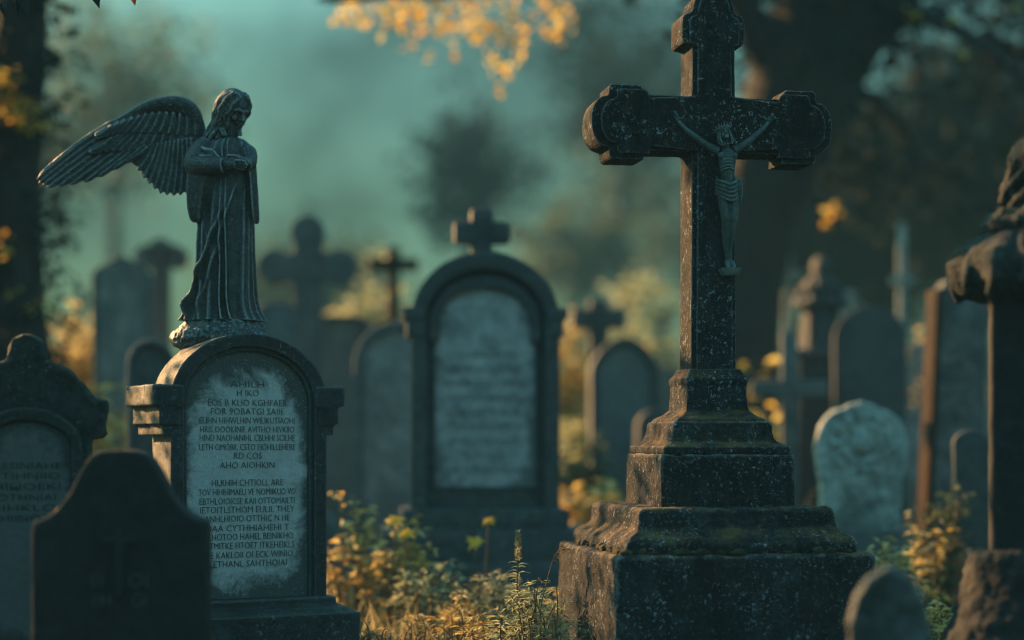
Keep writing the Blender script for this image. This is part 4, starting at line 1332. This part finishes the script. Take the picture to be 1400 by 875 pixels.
L.leaf(tip + Vector((-.02, 0, .06)), Vector((.25, -.1, -1)), Vector((0, -1, .2)), .13, .055, .15, .1)
L.leaf(tip + Vector((-.06, 0, .05)), Vector((-.15, -.1, -1)), Vector((0, -1, .2)), .10, .05, .15, .1)
L.leaf(at(128, -14, 6.8) - Vector((-4.5, 9.7, 0)), Vector((.3, 0, -1)), Vector((0, -1, .2)), .075, .04, .15, .1)
for i in range(160):
    L.clump((rg.gauss(-.2, .6), rg.gauss(.1, .6), rg.uniform(2.4, 6.0)), rg.uniform(.2, .4), 22, .10, .06, rg)
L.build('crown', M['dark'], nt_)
L = Leaves()
L.leaf(at(181, -10, 6.7) - Vector((-4.5, 9.7, 0)), Vector((.2, 0, -1)), Vector((0, -1, .2)), .05, .03, .15, .1)
M['red'] = leaf_mat('red_leaf', [(0, (.4, .04, .02)), (1, (.5, .06, .03))])
L.build('red_leaf', M['red'], nt_)

# trees standing in the mist
def mist_tree(label, px, Y, crown_px, crown_py, rx, rz, n_, mat='dark', seed=1, lean=0, name='misty_tree'):
    rg = random.Random(seed)
    k = Y / F
    b = at(px, 800, Y)
    t = thing(name, label, 'tree', (b.x, Y, 0), 0, 'trees in the mist')
    top = zp(crown_py, Y)
    cx = (crown_px - px) * k
    bm = bmesh.new()
    limb(bm, [(0, 0, -.1), (cx * .3, 0, top * .35), (cx * .7, 0, top * .7), (cx, 0, top + rz * k * .5)], .0075 * Y, .05, 10, .02, rg)
    nb = 7
    for i in range(nb):
        a = rg.uniform(0, 2 * PI)
        z0 = top * rg.uniform(.55, 1)
        limb(bm, [(cx * .7, 0, z0), (cx * .8 + math.cos(a) * rx * k * .4, math.sin(a) * rx * k * .4, z0 + rz * k * .3), (cx + math.cos(a) * rx * k * .85, math.sin(a) * rx * k * .8, z0 + rz * k * rg.uniform(.2, .7))], .06, .015, 6, .01, rg)
    fin('trunk', bm, M['bark'], t)
    L = Leaves()
    ls = .05 + .0065 * Y
    for i in range(n_):
        q = Vector((rg.gauss(0, 1), rg.gauss(0, 1), rg.gauss(0, 1))).normalized() * rg.random() ** .45
        L.clump((cx + q.x * rx * k, q.y * rx * k * .8, top + q.z * rz * k), rg.uniform(.03, .06) * Y * .6, 20, ls, ls * .7, rg)
    L.build('crown', M[mat], t)
    return t
mist_tree('round crowned tree in the mist above the middle monument, darkest of the distant trees', 650, 40, 640, 235, 75, 70, 60, seed=31)
mist_tree('wide hazy tree high behind the cross arm, left of the crucifix', 850, 48, 850, 110, 110, 120, 90, seed=32)
mist_tree('low hazy tree right of the round crowned one', 800, 44, 790, 350, 80, 60, 50, 'green', seed=33)
mist_tree('very faint tall tree behind the angel wing', 150, 46, 160, 150, 130, 140, 90, 'green', seed=34)
mist_tree('very faint low tree behind the lobed cross', 430, 44, 430, 400, 130, 60, 80, 'green', seed=35)
mist_tree('dark hazy tree filling the right distance behind the draped column', 1330, 22, 1330, 240, 170, 190, 380, seed=36)
mist_tree('dark hazy tree between the crucifix shaft and the thin tall cross', 1130, 24, 1150, 300, 130, 150, 300, seed=37)
mist_tree('hazy tree low on the left behind the ivy clad trunk', -60, 24, -40, 250, 150, 180, 110, seed=38)
mist_tree('faint tree far off above the far stout cross', 960, 50, 940, 260, 150, 130, 90, 'green', seed=39)

# far wood closing the view as one dim mass
L = Leaves()
rg = random.Random(41)
for i in range(1500):
    x = rg.uniform(-38, 38)
    L.clump((x, rg.uniform(58, 66), rg.random() ** 1.3 * (3.6 + 1.6 * noise.noise(Vector((x * .12, 0, 3))))), 1.0, 14, .75, .6, rg)
fw = L.build('far_wood', M['green'])
fw['kind'] = 'stuff'

# ------------------------------------------------------------------ shrubs and plants
def shrub(name, label, px, base_py, Y, top_py, w_px, mat, n_stem, n_leaf, ls, seed, cat='shrub', group=None, aspect=.55, droop=.1, flat=.3, z0=0.0, fill=0.3):
    rg = random.Random(seed)
    k = kp(Y)
    b = at(px, base_py, Y)
    t = thing(name, label, cat, (b.x, Y, z0), 0, group)
    Ht = zp(top_py, Y) - z0
    if Y > 9:
        ls, n_leaf = ls * 1.45, int(n_leaf * 1.7)
    bm = bmesh.new()
    L = Leaves()
    for i in range(n_stem):
        a = rg.uniform(0, 2 * PI)
        rr = (w_px * k / 2) * math.sqrt(rg.random())
        h = Ht * rg.uniform(.55, 1.0) * (1 - .35 * (rr / (w_px * k / 2 + 1e-6)) ** 2)
        p0 = Vector((math.cos(a) * rr * .35, math.sin(a) * rr * .35, -.05))
        p2 = Vector((math.cos(a) * rr, math.sin(a) * rr * .8, h))
        p1 = p0.lerp(p2, .5) + Vector((rg.uniform(-.05, .05), rg.uniform(-.05, .05), .06))
        P = spline([p0, p1, p2], 8)
        tube(bm, P, [.006 - .0045 * j / (len(P) - 1) for j in range(len(P))], 5)
        for j in range(n_leaf):
            f = 1 - rg.random() ** 1.4 * (1 - fill * .4)
            q = P[min(len(P) - 1, int(f * (len(P) - 1)))]
            a2 = rg.uniform(0, 2 * PI)
            d = Vector((math.cos(a2), math.sin(a2), rg.uniform(-.3, .7) - droop))
            sp = rg.uniform(0, .035) * (Ht / .5)
            kk = rg.uniform(.6, 1.25)
            L.leaf(q + d * sp, d, Vector((rg.gauss(0, .4), rg.gauss(0, .4), 1)), ls * kk, ls * aspect * kk, rg.uniform(.05, .3), rg.uniform(-.05, .45))
    fin('stem', bm, M['stem'], t)
    L.build('foliage', M[mat], t)
    return t
G1 = 'shrubs among the graves'
shrub('golden_shrub', 'golden leaved shrub right against the angel tombstone base', 482, 850, 8.3, 640, 95, 'gold', 16, 24, .055, 51, group=G1)
shrub('golden_shrub', 'golden leaved shrub spreading in front of the left corner of the middle monument', 545, 850, 8.2, 690, 130, 'gold', 24, 24, .052, 52, group=G1)
shrub('pale_shrub', 'low shrub with pale leaves at the foot of the middle monument', 585, 860, 7.9, 752, 110, 'sage', 18, 20, .045, 53, group=G1)
shrub('golden_shrub', 'wide sunlit yellow bush between middle monument and crucifix pedestal', 815, 780, 10.4, 640, 130, 'gold', 32, 30, .065, 54, group=G1)
shrub('pale_shrub', 'pale bush behind the sunlit yellow bush, under the bell shaped headstone', 800, 760, 12.6, 545, 130, 'sage', 30, 30, .075, 55, group=G1)
shrub('golden_shrub', 'golden bush at the foot of the ivy clad tree trunk', 100, 760, 12.8, 335, 105, 'gold', 34, 36, .09, 56, group=G1)
shrub('pale_shrub', 'pale golden bush under the gabled headstone, left of the angel tombstone', 145, 760, 10.4, 480, 100, 'gold', 24, 28, .07, 57, group=G1)
shrub('pale_shrub', 'bright bush in the gap between half hidden headstone and lobed cross', 505, 740, 14.8, 320, 90, 'sage', 34, 36, .10, 58, group=G1)
shrub('pale_shrub', 'tall pale bush in the mist left of the crucifix shaft', 860, 740, 18, 340, 150, 'sage', 44, 40, .12, 59, group=G1)
shrub('golden_shrub', 'orange tinted bush beside the right edge of the middle monument', 782, 760, 13.6, 400, 80, 'gold', 24, 32, .085, 60, group=G1)
shrub('golden_shrub', 'low rusty gold shrub at the right corner of the crucifix pedestal', 1222, 860, 8.0, 722, 95, 'gold', 20, 24, .05, 61, group=G1)
shrub('green_shrub', 'dull green shrub between the wreath gravestone and the draped column', 1290, 840, 8.6, 660, 115, 'green', 30, 34, .05, 62, group=G1)
shrub('green_shrub', 'yellow tipped sprig rising from the dull green shrub', 1268, 840, 8.3, 664, 60, 'gold', 8, 16, .05, 63, group=G1)
shrub('golden_shrub', 'rusty low shrub beside the small rounded gravestone', 1282, 880, 7.2, 805, 75, 'gold', 14, 18, .045, 64, group=G1)
shrub('broad_leaf_plant', 'dark sharp leaved plant at the foot of the draped column', 1378, 900, 5.6, 822, 60, 'dark', 7, 12, .075, 65, cat='plant', aspect=.30)
shrub('pale_shrub', 'pale sunlit bush right of the lobed cross stem', 455, 740, 16, 410, 80, 'sage', 26, 30, .10, 66, group=G1)
shrub('golden_shrub', 'orange leaf sprig glowing left of the low grey cross', 1037, 700, 12.0, 478, 34, 'orange', 14, 12, .09, 67, group=G1)
shrub('golden_shrub', 'golden sprig between thin pole cross and leaning pillar', 1245, 720, 12.2, 408, 30, 'gold', 10, 12, .07, 68, group=G1)
shrub('green_shrub', 'dim green bush under the short armed cross', 800, 800, 11.0, 570, 70, 'green', 20, 26, .06, 69, group=G1)
shrub('green_shrub', 'dark bush in shade under the tall dark headstone', 1120, 800, 10.2, 640, 80, 'dark', 20, 26, .06, 70, group=G1)
shrub('green_shrub', 'dark low plant left of the fine leaved weed', 640, 880, 7.6, 765, 70, 'green', 12, 16, .04, 71, group=G1)

# the sharp weed beside the crucifix pedestal: fine arching stalks
rg = random.Random(81)
def weed(label, px, Y, top_py, w_px, n_stem, n_leaf, L_, mat, seed, aspect=.18, name='fine_leaved_weed'):
    return shrub(name, label, px, 900, Y, top_py, w_px, mat, n_stem, n_leaf, L_, seed, cat='weed', aspect=aspect, droop=.15, fill=.8)
weed('pale fine leaved weed in sharp focus left of the crucifix pedestal', 730, 6.75, 775, 110, 34, 26, .050, 'sage', 82)
weed('straw coloured weed spilling in front of the pedestal corner', 765, 6.2, 822, 90, 22, 22, .042, 'straw', 83)
weed('brown fine leaved weed in the bottom middle', 655, 6.9, 815, 110, 16, 18, .042, 'gold', 84)
weed('low straw weed right of the angel tombstone base', 560, 7.0, 835, 100, 18, 16, .040, 'straw', 85)
weed('pale weed between the fine leaved weed and the middle monument', 690, 7.6, 770, 120, 26, 24, .050, 'sage', 86)
weed('golden weed low in front of the middle monument base', 615, 7.4, 795, 120, 16, 16, .048, 'gold', 87)
weed('bright straw weed at the bottom edge beside the angel tombstone base', 510, 6.9, 838, 80, 12, 14, .042, 'straw', 88)
weed('broad golden weed against the left face of the crucifix pedestal', 772, 7.3, 790, 60, 16, 20, .050, 'gold', 89, aspect=.3)
# flower spike
b = at(708, 900, 6.85)
sp = thing('flower_spike', 'upright seed spike rising out of the fine leaved weed', 'weed', (b.x, 6.85, 0))
bm = bmesh.new()
z1 = zp(727, 6.85)
tube(bm, spline([(.03, 0, -.03), (.0, 0, z1 * .5), (0, 0, z1)], 6), [.004 - .002 * i / 12 for i in range(13)], 6)
fin('stem', bm, M['stem'], sp)
L = Leaves()
for i in range(150):
    z = z1 - rg.random() * .115
    a = rg.uniform(0, 2 * PI)
    r = .004 + .010 * (z1 - z) / .115
    L.leaf(Vector((math.cos(a) * r * .3, math.sin(a) * r * .3, z)), Vector((math.cos(a), math.sin(a), .9)), Vector((0, 0, 1)), .018, .009, .2, .1)
for i in range(16):
    z = z1 - .12 - rg.random() * .12
    a = rg.uniform(0, 2 * PI)
    L.leaf(Vector((0, 0, z)), Vector((math.cos(a), math.sin(a), .25)), Vector((0, 0, 1)), .055, .010, .2, .3)
L.build('seed_head', M['sage'], sp)
# arching grass stalk
b = at(742, 900, 6.6)
gs = thing('arching_grass_stalk', 'single dry grass stalk arching right against the pedestal edge', 'grass stalk', (b.x, 6.6, 0))
bm = bmesh.new()
P = spline([(0, 0, -.03), (-.01, 0, .25), (.02, 0, zp(790, 6.6)), (.05, 0, zp(757, 6.6)), (.085, 0, zp(750, 6.6))], 6)
tube(bm, P, .0022, 5)
fin('stem', bm, M['stem'], gs)
L = Leaves()
for i in range(26):
    q = P[-1 - int(rg.random() * 9)]
    L.leaf(q, Vector((.8, rg.uniform(-.4, .4), rg.uniform(-.5, .5))), Vector((0, 0, 1)), .028, .006, .2, .2)
L.build('seed_head', M['straw'], gs)
# yellow flowers
for px, py, Y, sz, lb in ((540, 712, 8.0, .055, 'upper yellow flower in the golden shrub at the middle monument'), (556, 730, 7.9, .05, 'lower yellow flower in the golden shrub at the middle monument'),
                          (650, 742, 8.1, .06, 'single yellow flower on a brown stalk before the middle monument'), (668, 712, 8.15, .04, 'small pale yellow flower above the single stalked flower')):
    b = at(px, 900, Y)
    t = thing('yellow_flower', lb, 'flower', (b.x, Y, 0), 0, 'yellow flowers')
    z = zp(py, Y)
    bm = bmesh.new()
    tube(bm, spline([(.02, 0, -.03), (-.01, 0, z * .5), (0, 0, z)], 5), .004, 5)
    fin('stem', bm, M['stem'], t)
    L = Leaves()
    for i in range(8):
        a = 2 * PI * i / 8 + rg.uniform(-.25, .25)
        L.leaf(Vector((0, 0, z)), Vector((math.cos(a), math.sin(a) * .75 - .1, math.sin(a) * .55 + .25)), Vector((0, -.55, .8)), sz * rg.uniform(.6, 1.05), sz * .42, .1, rg.uniform(.1, .6))
    L.build('petals', M['yellow'], t)

# ------------------------------------------------------------------ ground cover
rg = random.Random(91)
L = Leaves()
for i in range(24000):
    Y = 5.2 + rg.random() ** 1.5 * 18
    x = rg.uniform(-.60, .60) * Y
    h = 0.05 * noise.noise(Vector((x * .35, Y * .35, 0))) - .02
    L.rnd(Vector((x, Y, h + rg.uniform(0, .05))), .055, .04, rg, flat=.75)
lt = L.build('leaf_litter', M['litter'])
lt['kind'] = 'stuff'
def grass(n_, mat, name, hmin, hmax, y0, y1, seed, thr):
    rg = random.Random(seed)
    L = Leaves()
    c = 0
    while c < n_:
        Y = y0 + rg.random() ** 1.4 * (y1 - y0)
        x = rg.uniform(-.62, .62) * Y
        if noise.noise(Vector((x * .8, Y * .8, seed))) < thr:
            continue
        c += 1
        h0 = 0.05 * noise.noise(Vector((x * .35, Y * .35, 0))) - .04
        for j in range(3):
            d = Vector((rg.gauss(0, .35), rg.gauss(0, .35), 1))
            H = rg.uniform(hmin, hmax)
            L.leaf(Vector((x + rg.uniform(-.02, .02), Y + rg.uniform(-.02, .02), h0)), d, Vector((rg.gauss(0, 1), rg.gauss(0, 1), .1)), H, .009 + .0006 * Y, .1, rg.uniform(0, .4))
    o = L.build(name, M[mat])
    o['kind'] = 'stuff'
grass(15000, 'green', 'grass', .08, .24, 6.0, 34, 5, -.05)
grass(2800, 'straw', 'dry_grass', .10, .30, 7.2, 24, 6, .0)
